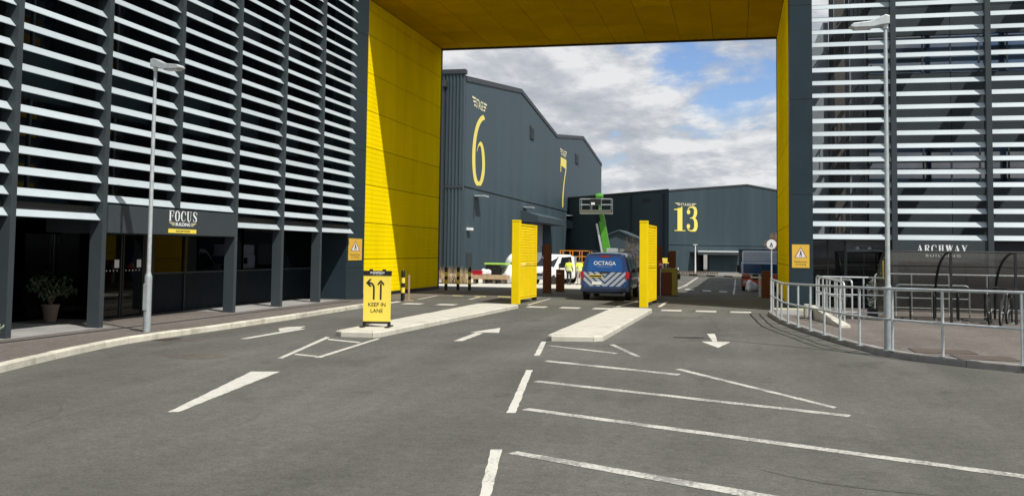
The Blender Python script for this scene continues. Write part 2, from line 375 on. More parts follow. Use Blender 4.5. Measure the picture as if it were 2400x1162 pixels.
def fillet(pts, rad, seg=5):
    pts = [Vector(p) for p in pts]; outp = [pts[0]]
    for i in range(1, len(pts)-1):
        a, b, c = pts[i-1], pts[i], pts[i+1]; r = min(rad, (a-b).length/2, (c-b).length/2)
        p, q = b+(a-b).normalized()*r, b+(c-b).normalized()*r
        for k in range(seg+1):
            t = k/seg; outp.append(p*(1-t)**2+b*2*t*(1-t)+q*t*t)
    outp.append(pts[-1]); return outp

def gz(y):
    k = [(-1e9, 0), (46, 0), (72, -0.5), (180, -1.3), (1e9, -1.3)]
    for (a, b), (c, d) in zip(k, k[1:]):
        if y <= c: return b+(d-b)*(y-a)/(c-a) if b != d else b
    return -1.3

# -------- lettering: default sans text as mesh, and drawn serif glyphs
def text_bm(s, h, width=None, bold=0.0, spacing=1.0):
    cu = bpy.data.curves.new('t', 'FONT'); cu.body = s; cu.size = 1.0; cu.align_x = 'CENTER'; cu.offset = bold; cu.space_character = spacing; cu.resolution_u = 3
    o = bpy.data.objects.new('t', cu); COL.objects.link(o)
    dg = bpy.context.evaluated_depsgraph_get(); me = bpy.data.meshes.new_from_object(o.evaluated_get(dg))
    vs = [v.co.copy() for v in me.vertices]; fs = [tuple(p.vertices) for p in me.polygons]
    bpy.data.objects.remove(o); bpy.data.curves.remove(cu); bpy.data.meshes.remove(me)
    x0, x1 = min(v.x for v in vs), max(v.x for v in vs); y0, y1 = min(v.y for v in vs), max(v.y for v in vs)
    sy = h/(y1-y0); sx = sy if width is None else width/(x1-x0)
    return [((v.x-(x0+x1)/2)*sx, (v.y-y0)*sy) for v in vs], fs
def place2d(vf, org, u, v, mb=None):
    mb = mb or MB(); org, u, v = Vector(org), Vector(u), Vector(v)
    return mb.add([org+u*a+v*b for a, b in vf[0]], vf[1])
def sans(name, s, h, org, u, v, m, parent, width=None, bold=0.0, spacing=1.0, world=True):
    return place2d(text_bm(s, h, width, bold, spacing), org, u, v).build(name, m, parent, world)
def cr(pts, n=6):
    """smooth a list of (x,y,w) by Catmull-Rom"""
    P = [pts[0]]+list(pts)+[pts[-1]]; o = []
    for i in range(1, len(P)-2):
        for k in range(n):
            t = k/n; o.append(tuple(0.5*((2*P[i][j])+(-P[i-1][j]+P[i+1][j])*t+(2*P[i-1][j]-5*P[i][j]+4*P[i+1][j]-P[i+2][j])*t*t+(-P[i-1][j]+3*P[i][j]-3*P[i+1][j]+P[i+2][j])*t**3) for j in range(3)))
    o.append(pts[-1]); return o
def ribbon(pts, ax=1.0):
    """variable-width stroke; widths are measured in drawn units"""
    vs = []; fs = []
    for i, p in enumerate(pts):
        a, b = pts[max(0, i-1)], pts[min(len(pts)-1, i+1)]
        dx, dy = (b[0]-a[0])*ax, b[1]-a[1]; l = math.hypot(dx, dy) or 1; nx, ny = -dy/l, dx/l
        vs += [(p[0]+nx*p[2]/2/ax, p[1]+ny*p[2]/2), (p[0]-nx*p[2]/2/ax, p[1]-ny*p[2]/2)]
    for i in range(len(pts)-1): fs.append((2*i, 2*i+1, 2*i+3, 2*i+2))
    return vs, fs
def rect(x0, x1, y0, y1): return [(x0, y0), (x1, y0), (x1, y1), (x0, y1)], [(0, 1, 2, 3)]
def polyg(pts): return list(pts), [tuple(range(len(pts)))]
def disc(x, y, rx, ry, n=16): return [(x+rx*math.cos(2*math.pi*k/n), y+ry*math.sin(2*math.pi*k/n)) for k in range(n)], [tuple(range(n))]
def glyph(ch):
    g = []
    if ch == '6': g = [ribbon(cr([(.93, .965, .03), (.80, .975, .075), (.55, .90, .10), (.32, .76, .15), (.17, .55, .21), (.14, .33, .23), (.22, .14, .18), (.38, .04, .10), (.54, .025, .055), (.70, .06, .11), (.86, .20, .20), (.89, .33, .22), (.82, .48, .18), (.70, .57, .10), (.58, .585, .05), (.45, .54, .03), (.36, .46, .02)]))]
    if ch == '7': g = [polyg([(.02, .84), (.98, .80), (.98, 1), (.02, 1)]), polyg([(.0, .70), (.10, .70), (.14, .86), (.0, .86)]), ribbon(cr([(.93, .81, .09), (.72, .62, .10), (.55, .42, .13), (.44, .20, .19), (.42, .05, .22), (.42, .0, .16)]))]
    if ch == '1': g = [rect(.30, .72, .03, .93), polyg([(.30, .86), (.72, .92), (.70, 1.0), (.45, .90), (.0, .88), (.0, .845), (.30, .845)]), rect(.05, .98, 0, .035)]
    if ch == '3': g = [ribbon(cr([(.13, .80, .05), (.16, .92, .05), (.35, .975, .05), (.60, .97, .09), (.76, .88, .24), (.78, .76, .30), (.70, .63, .20), (.52, .555, .06), (.30, .53, .03)])), ribbon(cr([(.42, .53, .02), (.60, .52, .08), (.76, .42, .24), (.82, .26, .32), (.76, .12, .25), (.58, .035, .09), (.36, .025, .05), (.14, .07, .05), (.10, .17, .05)])), disc(.17, .78, .15, .095), disc(.16, .20, .15, .095)]
    if ch == 'F': g = [rect(.14, .42, .03, .97), rect(0, .56, 0, .04), rect(0, .95, .955, 1), polyg([(.80, .97), (.93, .97), (.95, .70), (.88, .70)]), rect(.42, .66, .485, .53), polyg([(.62, .36), (.70, .36), (.70, .66), (.62, .66)])]
    if ch in 'OC': g = [ribbon(cr([(.90, .76, .06), (.82, .90, .08), (.52, .975, .05), (.22, .84, .19), (.13, .5, .26), (.22, .16, .19), (.52, .025, .05), (.82, .12, .06), (.92, .28, .05)]))] if ch == 'C' else [ribbon(cr([(.5, .975, .05), (.22, .84, .19), (.13, .5, .26), (.22, .16, .19), (.5, .025, .05), (.78, .16, .19), (.87, .5, .26), (.78, .84, .19), (.5, .975, .05)]))]
    if ch == 'C': g.append(polyg([(.82, .68), (.96, .62), (.96, .99), (.88, .92), (.80, .84)]))
    if ch == 'U': g = [ribbon(cr([(.22, .97, .26), (.22, .4, .26), (.28, .14, .20), (.50, .03, .08), (.74, .14, .08), (.82, .4, .07), (.82, .97, .07)])), rect(0, .48, .955, 1), rect(.66, .99, .955, 1)]
    if ch == 'S': g = [ribbon(cr([(.86, .78, .05), (.72, .93, .06), (.46, .975, .06), (.22, .86, .17), (.22, .70, .22), (.50, .52, .24), (.78, .34, .24), (.78, .14, .19), (.50, .025, .06), (.24, .07, .06), (.12, .26, .05)])), polyg([(.82, .74), (.92, .68), (.92, .99), (.84, .92)]), polyg([(.06, .30), (.14, .30), (.18, .10), (.08, .0)])]
    if ch == 'A': g = [polyg([(.46, 1), (.54, 1), (1.0, .03), (.66, .03), (.36, .78)]), polyg([(.36, .78), (.46, 1), (.12, .03), (.04, .03)]), rect(.18, .70, .26, .31), rect(0, .26, 0, .035), rect(.56, 1.06, 0, .035)]
    if ch == 'R': g = [rect(.12, .42, .03, .97), rect(0, .54, 0, .035), ribbon(cr([(.1, .98, .04), (.5, .975, .05), (.78, .90, .17), (.82, .75, .22), (.70, .56, .10), (.42, .52, .04)])), polyg([(.48, .52), (.66, .54), (1.02, .0), (.72, .0)])]
    if ch == 'H': g = [rect(.12, .40, .03, .97), rect(.66, .92, .03, .97), rect(.40, .66, .47, .52), rect(0, .5, 0, .035), rect(.56, 1.04, 0, .035), rect(0, .5, .965, 1), rect(.56, 1.04, .965, 1)]
    if ch == 'W': g = [polyg([(.04, 1), (.32, 1), (.46, .28), (.36, 0), (.28, 0)]), polyg([(.36, 0), (.30, .14), (.48, .75), (.53, .75)]), polyg([(.44, 1), (.70, 1), (.80, .28), (.70, 0), (.62, 0)]), polyg([(.68, 0), (.66, .12), (.93, 1), (.99, 1)])]
    if ch == 'Y': g = [polyg([(.04, 1), (.36, 1), (.66, .47), (.38, .40)]), rect(.38, .66, .03, .47), polyg([(.56, .44), (.64, .40), (.98, 1), (.90, 1)]), rect(.24, .80, 0, .035), rect(0, .46, .965, 1), rect(.78, 1.06, .965, 1)]
    return g
def serif(name, word, x0, y0, cw, h, gap, org, u, v, nrm, m, parent, world=True, sep=0.003):
    """drawn serif letters: one raised mesh per letter; strokes sit 3 mm apart so that none share a plane"""
    org, u, v, nrm = Vector(org), Vector(u), Vector(v), Vector(nrm); x = x0
    res = []
    for ch in word:
        w = cw*(1.35 if ch == 'W' else 1.0); mb = MB()
        for i, (vs, fs) in enumerate(glyph(ch)):
            mb.add([org+u*(x+a*w)+v*(y0+b*h)+nrm*(sep*i) for a, b in vs], fs)
        res.append(mb.build(name, m, parent, world)); x += w+gap
    return res
def wings(org, u, v, w, h, m, parent, sgn, world=True):
    for k in range(3):
        L = w*(1-0.28*k); z = h*(1-0.36*k)
        a = [(0, z-h*.2), (sgn*L*.92, z-h*.2), (sgn*L, z), (0, z)]
        place2d((a, [(0, 1, 2, 3)]), org, u, v).build('wing_bar', m, parent, world)

# ================================================================== SETTING
X, Y, Z = Vector((1, 0, 0)), Vector((0, 1, 0)), Vector((0, 0, 1))
def sheet(name, x0, x1, ys, dz, m, parent=None, kind='structure'):
    mb = MB(); n = len(ys)
    vs = [(x, y, gz(y)+dz) for y in ys for x in (x0, x1)]
    mb.add(vs, [(2*i, 2*i+1, 2*i+3, 2*i+2) for i in range(n-1)])
    o = mb.build(name, m, parent)
    if kind and not parent: o['kind'] = kind
    return o
sheet('ground', -2500, 2500, [-600, 46, 72, 180, 4000], -0.006, MATS['far_ground'])
ROAD = sheet('road', -60, 70, [-60, 46, 72, 120], 0.0, MATS['asphalt'])
sheet('concrete_apron', -58, -6.6, [52.5, 60, 72, 104], 0.006, CONC)

# painted markings, each a flat mark on the road
MARK = {
 'arrow_shaft': [[(-10.06, 18.55), (-9.91, 18.61), (-9.87, 21.32), (-10.08, 21.44)], [(-5.77, 19.68), (-5.59, 19.74), (-5.67, 21.75), (-5.87, 21.85)], [(-0.69, 23.57), (-0.51, 23.64), (-0.41, 21.62), (-0.51, 21.58)]],
 'arrow_head': [[(-10.51, 21.2), (-10.5, 21.75), (-10.21, 22.08), (-10.08, 21.45), (-10.09, 21.35), (-10.1, 20.46)], [(-6.02, 21.9), (-5.68, 23.43), (-5.35, 21.98)], [(-0.75, 21.48), (-0.14, 21.56), (-0.37, 20.16)]],
 'box_line': [[(-7.7, 15.54), (-7.62, 15.57), (-8.47, 19.53), (-8.61, 19.65)], [(-7.16, 15.86), (-7.05, 15.9), (-7.38, 19.68), (-7.46, 19.66)], [(-8.36, 19.22), (-7.46, 18.76), (-7.43, 18.58), (-8.32, 19.02)], [(-7.72, 16.31), (-7.22, 16.12), (-7.18, 15.95), (-7.69, 16.16)]],
 'wedge_mark': [[(-6.36, 10.12), (-6.25, 10.16), (-6.84, 13.9), (-7.25, 13.76)]],
 'centre_dash': [[(-3.59, 17.44), (-3.49, 17.48), (-3.9, 20.22), (-4.0, 20.19)], [(-2.63, 11.23), (-2.53, 11.27), (-3.18, 15.36), (-3.28, 15.33)], [(-1.79, 6.63), (-1.71, 6.65), (-2.19, 9.17), (-2.29, 9.14)]],
 'lane_line': [[(-7.21, 33.62), (-7.11, 33.66), (-7.26, 38.58), (-7.32, 38.55)], [(-4.11, 33.83), (-4.01, 33.87), (-3.69, 38.06), (-3.79, 38.36)], [(-2.71, 34.49), (-2.59, 34.55), (-2.57, 37.94), (-2.7, 37.87)], [(-11.89, 35.45), (-11.8, 35.5), (-12.06, 38.83), (-12.15, 38.78)], [(-10.11, 36.37), (-10.0, 36.42), (-10.15, 38.83), (-10.25, 38.77)]],
}
HATCH = [[(-3.72, 19.38), (-3.68, 19.48), (-2.18, 18.46), (-2.2, 18.26)], [(-2.56, 20.1), (-2.46, 20.13), (-1.7, 17.94), (-1.79, 17.9)], [(-3.24, 16.59), (-3.21, 16.81), (-0.86, 15.62), (-0.9, 15.42)], [(-0.98, 16.19), (-0.9, 16.33), (1.22, 12.89), (1.17, 12.78)],
         [(-2.89, 13.98), (-2.84, 14.16), (1.33, 12.32), (1.28, 12.15)], [(-2.51, 11.5), (-2.46, 11.66), (3.03, 9.18), (2.98, 9.02)], [(-2.1, 9.01), (-2.03, 9.14), (1.4, 7.56), (1.15, 7.43)]]
def mark(name, poly, m, dz=0.004):
    rp = random.Random(len(poly)+int(abs(poly[0][0]*100))); q = []
    for (ax, ay), (bx, by) in zip(poly, poly[1:]+poly[:1]):
        L_ = math.hypot(bx-ax, by-ay); n_ = max(1, min(40, int(L_/.11)))
        for k in range(n_): q.append((ax+(bx-ax)*k/n_+rp.uniform(-.007, .007), ay+(by-ay)*k/n_+rp.uniform(-.007, .007)))
    poly = q
    a = sum(poly[i][0]*poly[(i+1) % len(poly)][1]-poly[(i+1) % len(poly)][0]*poly[i][1] for i in range(len(poly)))
    if a < 0: poly = poly[::-1]
    return MB().add([(p[0], p[1], gz(p[1])+dz) for p in poly], [tuple(range(len(poly)))]).build(name, m, ROAD)
for k, ps in MARK.items():
    for p in ps: mark(k, p, MATS['road_paint'])
for p in HATCH: mark('hatch_line', p, MATS['road_paint_worn'])
for x in (-11.05, -9.82, -6.62, -5.48, -4.36, -2.1, -0.98, 0.12): mark('crossing_dash', [(x-.33, 32.2), (x+.33, 32.2), (x+.33, 32.95), (x-.33, 32.95)], MATS['road_paint'])
for p in ([(-11.63, 39.4), (-11.17, 39.4), (-10.98, 38.8), (-11.44, 38.8)], [(-10.62, 39.2), (-10.12, 39.2), (-9.97, 38.55), (-10.45, 38.55)], [(-9.71, 39.5), (-9.15, 39.45), (-8.96, 38.7), (-9.53, 38.85)]): mark('hump_mark', p, MATS['yellow_paint'])
for p in ([(-3.01, 59.18), (-2.47, 58.34), (-2.3, 54.98), (-2.81, 55.73)], [(-1.9, 56.16), (-1.41, 55.4), (-1.31, 52.38), (-1.77, 53.05)], [(-0.96, 54.65), (-0.52, 53.91), (-0.47, 51.06), (-0.88, 51.71)]): mark('give_way_dash', p, MATS['faded_paint'], 0.012)
for k in range(10):
    y0 = 55.5+k*5.4; mark('edge_dash', [(-3.57-.014*(y0-55), y0), (-3.3-.014*(y0-55), y0), (-3.34-.014*(y0-55), y0+3.4), (-3.6-.014*(y0-55), y0+3.4)], MATS['road_paint'], 0.012)
for k in range(6):
    y0 = 46.5+k*9; 
    for a, b in ((y0, min(y0+9, 72) if y0 < 72 else y0+9),): mark('edge_line', [(-0.19, a), (-0.11, a), (-0.09, b), (-0.20, b)], MATS['faded_paint'], 0.012)
# repaired tarmac and iron covers let into the road
for name, px in (('tarmac_patch', [(-9.75, 15.3), (-9.4, 15.75), (-8.9, 15.8), (-8.6, 15.5), (-8.7, 15.1), (-9.1, 14.95), (-9.45, 15.0)]), ('tarmac_patch', [(-11.2, 17.9), (-10.75, 18.3), (-10.6, 17.9), (-11.0, 17.5)]), ('tarmac_patch', [(-9.35, 29.2), (-8.1, 29.5), (-8.05, 28.7), (-9.2, 28.4)]), ('tarmac_patch', [(-2.2, 29.6), (-1.0, 29.7), (-1.0, 28.9), (-2.2, 28.8)])):
    mark(name, px, MATS['patch_tarmac'], 0.003)

def scuff(pts, w):
    P_ = cr([(x, y, w) for x, y in pts], 8); L_ = len(P_)
    P_ = [(x, y, w*(.35+.65*math.sin(math.pi*i/(L_-1)))) for i, (x, y, _) in enumerate(P_)]
    vs, fs = ribbon(P_)
    MB().add([(x, y, 0.003) for x, y in vs], fs).build('tyre_scuff', MATS['scuffed_tarmac'], ROAD)
for pts, w in (([(-7.35, 9.1), (-7.45, 9.6), (-7.75, 10.1), (-8.05, 10.4)], .04), ([(-5.2, 9.6), (-5.35, 10.4), (-5.75, 11.2)], .02), ([(0.2, 9.0), (.8, 8.6), (1.9, 8.4), (3.0, 8.3)], .07), ([(-1.4, 7.2), (-.6, 7.6), (.4, 7.7)], .08), ([(-.4, 24.5), (-.6, 27.0), (-.8, 30.0)], .12), ([(-5.4, 24.0), (-5.5, 27.0), (-5.3, 30.5)], .12)):
    scuff(pts, w)
rs_ = random.Random(11)
for k in range(46):
    x, y = rs_.uniform(-9.5, 4), rs_.uniform(6.5, 30); r = rs_.uniform(.03, .13)
    pg = [(x+r*rs_.uniform(.6, 1.2)*math.cos(a*.7854), y+r*1.3*rs_.uniform(.6, 1.2)*math.sin(a*.7854)) for a in range(8)]
    MB().add([(p[0], p[1], .0025) for p in pg], [tuple(range(8))]).build('oil_drip', MATS['scuffed_tarmac'], ROAD)
# ------------------------------------------------------------------ kerbs and pavements
KL = [(-10.0, 6.0), (-10.1, 9.0), (-10.28, 11.08), (-10.62, 12.47), (-10.89, 13.47), (-11.14, 14.56), (-11.39, 15.76), (-11.56, 17.0), (-11.58, 18.44), (-11.52, 20.34), (-11.54, 23.98), (-11.74, 29.43), (-11.86, 33.6)]
KR = [(0.94, 31.6), (1.00, 30.0), (1.15, 27.97), (1.43, 25.75), (1.69, 24.32), (2.06, 22.25), (2.32, 21.1), (2.73, 19.6), (3.2, 18.85), (3.69, 18.35), (4.61, 17.68), (5.68, 17.0), (7.5, 16.1), (10.5, 15.0)]
def resample(pl, step):
    P = [Vector((*p, 0)) for p in pl]; L = [0]
    for a, b in zip(P, P[1:]): L.append(L[-1]+(b-a).length)
    n = max(2, round(L[-1]/step)); res = []
    for k in range(n+1):
        d = L[-1]*k/n
        for i in range(len(P)-1):
            if d <= L[i+1]+1e-6:
                t = (d-L[i])/(L[i+1]-L[i]); res.append(P[i].lerp(P[i+1], t)); break
    return res
def offset(pts, d):
    res = []
    for i, p in enumerate(pts):
        t = (pts[min(i+1, len(pts)-1)]-pts[max(i-1, 0)]).normalized(); res.append(p+Vector((-t.y, t.x, 0))*d)
    return res
def kerb(name, path, side, width, h, m, drop=None):
    root = bpy.data.objects.new(name, None); COL.objects.link(root); root['kind'] = 'structure'; root.location = (path[0][0], path[0][1], 0)
    a = resample(path, 0.915); b = offset(a, side*width); a2 = offset(a, side*0.012)
    for i in range(len(a)-1):
        g = 0.006; da = (a[i+1]-a[i]).normalized()*g; jit = random.uniform(-.004, .004)
        hh = [h+jit, h+jit]
        if drop:
            for j in (0, 1): hh[j] = drop(a[i+j].y, h)+jit
        q = [a[i]+da, a[i+1]-da, b[i+1]-da, b[i]+da]; e = [a2[i]+da, a2[i+1]-da]
        mb = MB(); 
        vs = [(p.x, p.y, 0.0) for p in q]+[(q[0].x, q[0].y, hh[0]-.02), (q[1].x, q[1].y, hh[1]-.02), (e[0].x, e[0].y, hh[0]), (e[1].x, e[1].y, hh[1]), (q[2].x, q[2].y, hh[1]), (q[3].x, q[3].y, hh[0])]
        fs = [(0, 1, 5, 4), (4, 5, 7, 6), (6, 7, 8, 9), (1, 2, 8, 7, 5), (0, 4, 6, 9, 3), (2, 3, 9, 8)]
        if side < 0: fs = [f[::-1] for f in fs]
        if side > 0: pass
        mb.add(vs, fs).build('kerb_stone', m, root)
    return a, b
dropL = lambda y, h: h if y < 31.5 else max(0.02, h*(1-(y-31.5)/1.6))
ka, kb = kerb('kerb', KL, 1, 0.15, 0.12, KERB, dropL)
ra, rb = kerb('kerb', KR, 1, 0.15, 0.12, KERBG)
pl = [(p.x, p.y) for p in offset(ka, .157)]
pl = [p for p in pl if p[1] < 31.6]
pvL = MB().prism(pl+[(-11.9, 31.6), (-16.4, 31.6), (-16.4, 6.0)], 0.0, 0.115).build('pavement', MATS['pavement_tarmac']); pvL['kind'] = 'structure'
pvR2 = MB().add([(-11.95, 31.6, .115), (-16.4, 31.6, .115), (-16.4, 34.7, .02), (-14.1, 45.3, .004), (-12.1, 45.3, .004), (-12.1, 34.0, .008)], [(0, 5, 2, 1), (5, 4, 3, 2)]).build('pavement', MATS['pavement_tarmac']); pvR2['kind'] = 'structure'
pr = [(p.x, p.y) for p in offset(ra, .157)]
pvR = MB().prism(pr+[(20, 15.0), (20, 36.4), (1.8, 36.4), (1.75, 33.9), (1.08, 32.0)], 0.0, 0.115).build('pavement', MATS['pavement_tarmac']); pvR['kind'] = 'structure'
# grey concrete flags along the office front, laid one by one
fl = bpy.data.objects.new('flag_paving', None); COL.objects.link(fl); fl['kind'] = 'structure'; fl.location = (-13.7, 20, .115)
fm = None
for j, y in enumerate([14.6+0.9*k for k in range(20)]):
    if 18.8 < y < 24.3: continue
    for x in (-13.42, -14.33, -15.24):
        if y > 30.9: continue
        MB().prism([(x, y+.006), (x-.90, y+.006), (x-.90, y+.894), (x, y+.894)], 0.10, 0.119+random.uniform(0, .002)).build('paving_flag', SLAB, fl)
gutter = MB().tube([(-12.97, 10.0, .112), (-12.95, 16, .112), (-12.95, 24, .112), (-12.72, 31.0, .112)], 0.022, 6).build('slot_drain', DARK2, None); gutter['kind'] = 'structure'

def traffic_island(outline, label):
    """kerbed refuge: kerb stones round a cast slab"""
    c = [sum(p[0] for p in outline)/len(outline), sum(p[1] for p in outline)/len(outline)]
    t = thing('traffic_island', (c[0], c[1], 0), label, 'traffic island')
    P = [Vector((*p, 0)) for p in outline]; n = len(P); ins = []
    for i in range(n):
        d1 = (P[i]-P[i-1]).normalized(); d2 = (P[(i+1) % n]-P[i]).normalized(); n1 = Vector((-d1.y, d1.x, 0)); n2 = Vector((-d2.y, d2.x, 0))
        bis = (n1+n2).normalized(); ins.append(P[i]+bis*(0.14/max(.35, bis.dot(n1))))
    MB().prism([(p.x, p.y) for p in ins], 0.0, 0.128).build('slab', CONC, t)
    for i in range(n):
        a0, a1, b0, b1 = P[i], P[(i+1) % n], ins[i], ins[(i+1) % n]; L = (a1-a0).length; k = max(1, round(L/0.915))
        for j in range(k):
            e = 0.005/L; s, r = j/k+e, (j+1)/k-e
            q = [a0.lerp(a1, s), a0.lerp(a1, r), b0.lerp(b1, r), b0.lerp(b1, s)]; h = 0.122+random.uniform(-.003, .003)
            tp = [q[0].lerp(q[3], .18), q[1].lerp(q[2], .18)]
            vs = [(p.x, p.y, 0) for p in q]+[(q[0].x, q[0].y, h-.028), (q[1].x, q[1].y, h-.028), (tp[0].x, tp[0].y, h), (tp[1].x, tp[1].y, h), (q[2].x, q[2].y, h), (q[3].x, q[3].y, h)]
            MB().add(vs, [(0, 1, 5, 4), (4, 5, 7, 6), (6, 7, 8, 9), (1, 2, 8, 7, 5), (0, 4, 6, 9, 3), (2, 3, 9, 8)]).build('kerb_stone', CONC, t)
    return t
traffic_island([(-8.33, 19.78), (-7.62, 19.82), (-7.5, 20.05), (-7.05, 31.6), (-7.22, 31.85), (-8.2, 31.85), (-8.46, 31.6), (-8.52, 19.95)], 'pale concrete traffic island carrying the yellow keep in lane board')
traffic_island([(-3.83, 20.42), (-2.95, 20.6), (-2.78, 20.85), (-2.62, 31.2), (-2.78, 31.45), (-3.72, 31.5), (-3.88, 31.3), (-3.95, 20.6)], 'bare pale concrete traffic island ahead of the blue van')

# ================================================================== OFFICE BUILDING (left)
XF = -13.45                                             # outer face of the fins
PY_ = [7.4, 10.25, 13.1, 15.94, 18.70, 21.57, 24.45, 27.28, 30.07, 32.89]
TOP = 12.6
off = thing('office_building', (-14.5, 20, 0), 'dark glazed office block with white horizontal louvres and a reception canopy', 'building')
B(-30, -14.35, 7.4, 34.6, 2.75, TOP).build('wall', DARK, off)
B(-30, -20.0, 7.4, 34.6, 0.0, 2.75).build('ground_floor_wall', BROWNW, off)
B(-19.99, -16.25, 7.4, 13.0, 0.0, 2.75).build('ground_floor_wall', DARK2, off)
B(-19.99, -16.65, 29.0, 34.6, 0.0, 2.75).build('ground_floor_wall', DARK2, off)
B(-19.99, -15.1, 13.0, 29.0, 0.0, .112).build('lobby_floor', M('lobby_floor', (.10, .095, .09), .35, var=.1), off)
B(-19.99, -16.26, 13.0, 29.0, 2.57, 2.74).build('lobby_ceiling', GREYW, off)
for yy_ in (15.0, 18.5, 22.0, 25.5): B(-19.97, -19.9, yy_, yy_+1.6, .9, 2.2).build('wall_picture', (YSIGN2, GREYW, WHITE, VBLUE)[int(yy_) % 4], off)
for yy_ in (16.5, 21.0, 25.0): MB().lathe([(.16, 0.112), (.16, 2.57)], (-17.6, yy_, 0), 14).build('lobby_column', GREYW, off, smooth=True)
B(-16.25, -13.62, 7.4, 32.9, 2.56, 2.74).build('overhang_soffit', DARK2, off)
B(-30.2, -13.5, 7.2, 34.75, TOP, TOP+.35).build('parapet', DARK, off)
pil = B(-16.6, -13.75, 33.0, 34.70, 0.0, TOP-.003).build('pillar', DARK, off)
for z in (1.2, 3.4, 5.6, 7.8, 10.0): B(-13.75, -13.744, 33.02, 34.68, z, z+.012).build('panel_joint', DARK2, off)
for i, y in enumerate(PY_):
    if i == 9: continue
    z0 = 2.83 if i == 5 else 0.115
    p = B(XF-.30, XF, y-.075, y+.075, z0, TOP-.002).build('post', POST, off)
# louvres: one blade per bay and row
def blade_mesh(L):
    mb = MB(); sec = [(0, 0), (0, .012), (-.135, .168), (-.16, .168), (-.022, .0)]
    n = len(sec); vs = [(x, 0, z) for x, z in sec]+[(x, L, z) for x, z in sec]
    mb.add(vs, [tuple(range(n)), tuple(range(n, 2*n))[::-1]]+[(i, i+n, (i+1) % n+n, (i+1) % n) for i in range(n)])
    me = mb.mesh('louvre'); me.materials.append(LOUV); return me
P0 = 0.4045
for i in range(len(PY_)-1):
    y0, y1 = PY_[i]+.085, PY_[i+1]-.085
    if i == len(PY_)-2: y1 = PY_[i+1]+.12
    me = blade_mesh(y1-y0); first = 1 if i in (4, 5) else 0
    for k in range(first, 25):
        z = 2.44+P0*k
        if z > TOP-.15: break
        o = obj('louvre', me, off); o.location = (XF-.05-off.location.x, y0-off.location.y, z-off.location.z+random.uniform(-.004, .004)); o.rotation_euler = (random.uniform(-.0012, .0012), random.uniform(-.03, .03), 0)
    # bracket fins behind the blades carry them to the wall
    B(-14.34, XF-.31, PY_[i]-.03, PY_[i]+.03, 2.76, TOP-.01).build('bracket_fin', DARK2, off)
# glazing behind the louvres: panes between mullions, spandrels at the floors
for i in range(2, len(PY_)-1):
    a, b = PY_[i], PY_[i+1]; m_ = (a+b)/2
    for z0, z1 in ((3.0, 4.9), (5.9, 8.0), (9.0, 11.1)):
        for ya, yb in ((a+.05, m_-.03), (m_+.03, b-.05)):
            w = B(-14.349, -14.33, ya, yb, z0, z1).build('window', GLASS, off)
        B(-14.349, -14.29, m_-.03, m_+.03, z0, z1).build('mullion', POST, off)
    for z0, z1 in ((4.93, 5.87), (8.03, 8.97), (11.13, 12.3)): B(-14.349, -14.325, a+.05, b-.05, z0, z1).build('spandrel_panel', POST if z0 > 6 else DARK, off)
# ground floor
def pane(x, ya, yb, z0, z1, m=CLEAR, name='window', par=off): return B(x-.02, x, ya, yb, z0, z1).build(name, m, par)
GX = -15.0
for i in range(5, len(PY_)-1):
    a, b = PY_[i]+(1.4 if i == 5 else .02), PY_[i+1]-.02
    B(GX-.12, GX, a, b, .115, 1.16).build('lower_panel', NAVYP, off)
    pane(GX-.02, a, b, 1.2, 2.5)
    B(GX-.1, GX+.02, a, b, 1.16, 1.2).build('sill', POST, off)
    B(GX-.1, GX+.03, b-.03, b+.03, .115, 2.55).build('mullion', DARK2, off)
# recessed lobby side, doors with handles and notices
pane(-16.2, 13.2, 20.58, .12, 2.5)
for y in (14.2, 15.94, 17.3, 18.9): B(-16.2, -16.13, y-.03, y+.03, .115, 2.55).build('mullion', DARK2, off)
MB().box(-16.2, -15.02, 20.60, 20.62, .12, 2.5).build('window', CLEAR, off)
for ya, yb in ((20.70, 21.58), (21.62, 22.50)):
    d = pane(GX, ya, yb, .15, 2.2, name='door')
    MB().box(GX-.03, GX+.02, ya, ya+.05, .13, 2.25).build('stile', DARK2, d); MB().box(GX-.03, GX+.02, yb-.05, yb, .13, 2.25).build('stile', DARK2, d)
    B(GX-.03, GX+.02, ya+.05, yb-.05, 2.2, 2.26).build('top_rail', DARK2, d)
    B(GX+.001, GX+.006, yb-.28, yb-.10, 1.35, 1.55).build('notice', WHITE, d)
    for k in range(6): MB().lathe([(0.018, 0), (0.018, .004)], (GX+.002, ya+.15+k*.14, 1.28), 8, 'X').build('manifestation_dot', WHITE, d)
B(GX-.1, GX+.02, 22.52, 22.95, .115, 2.5).build('side_panel', DARK2, off)
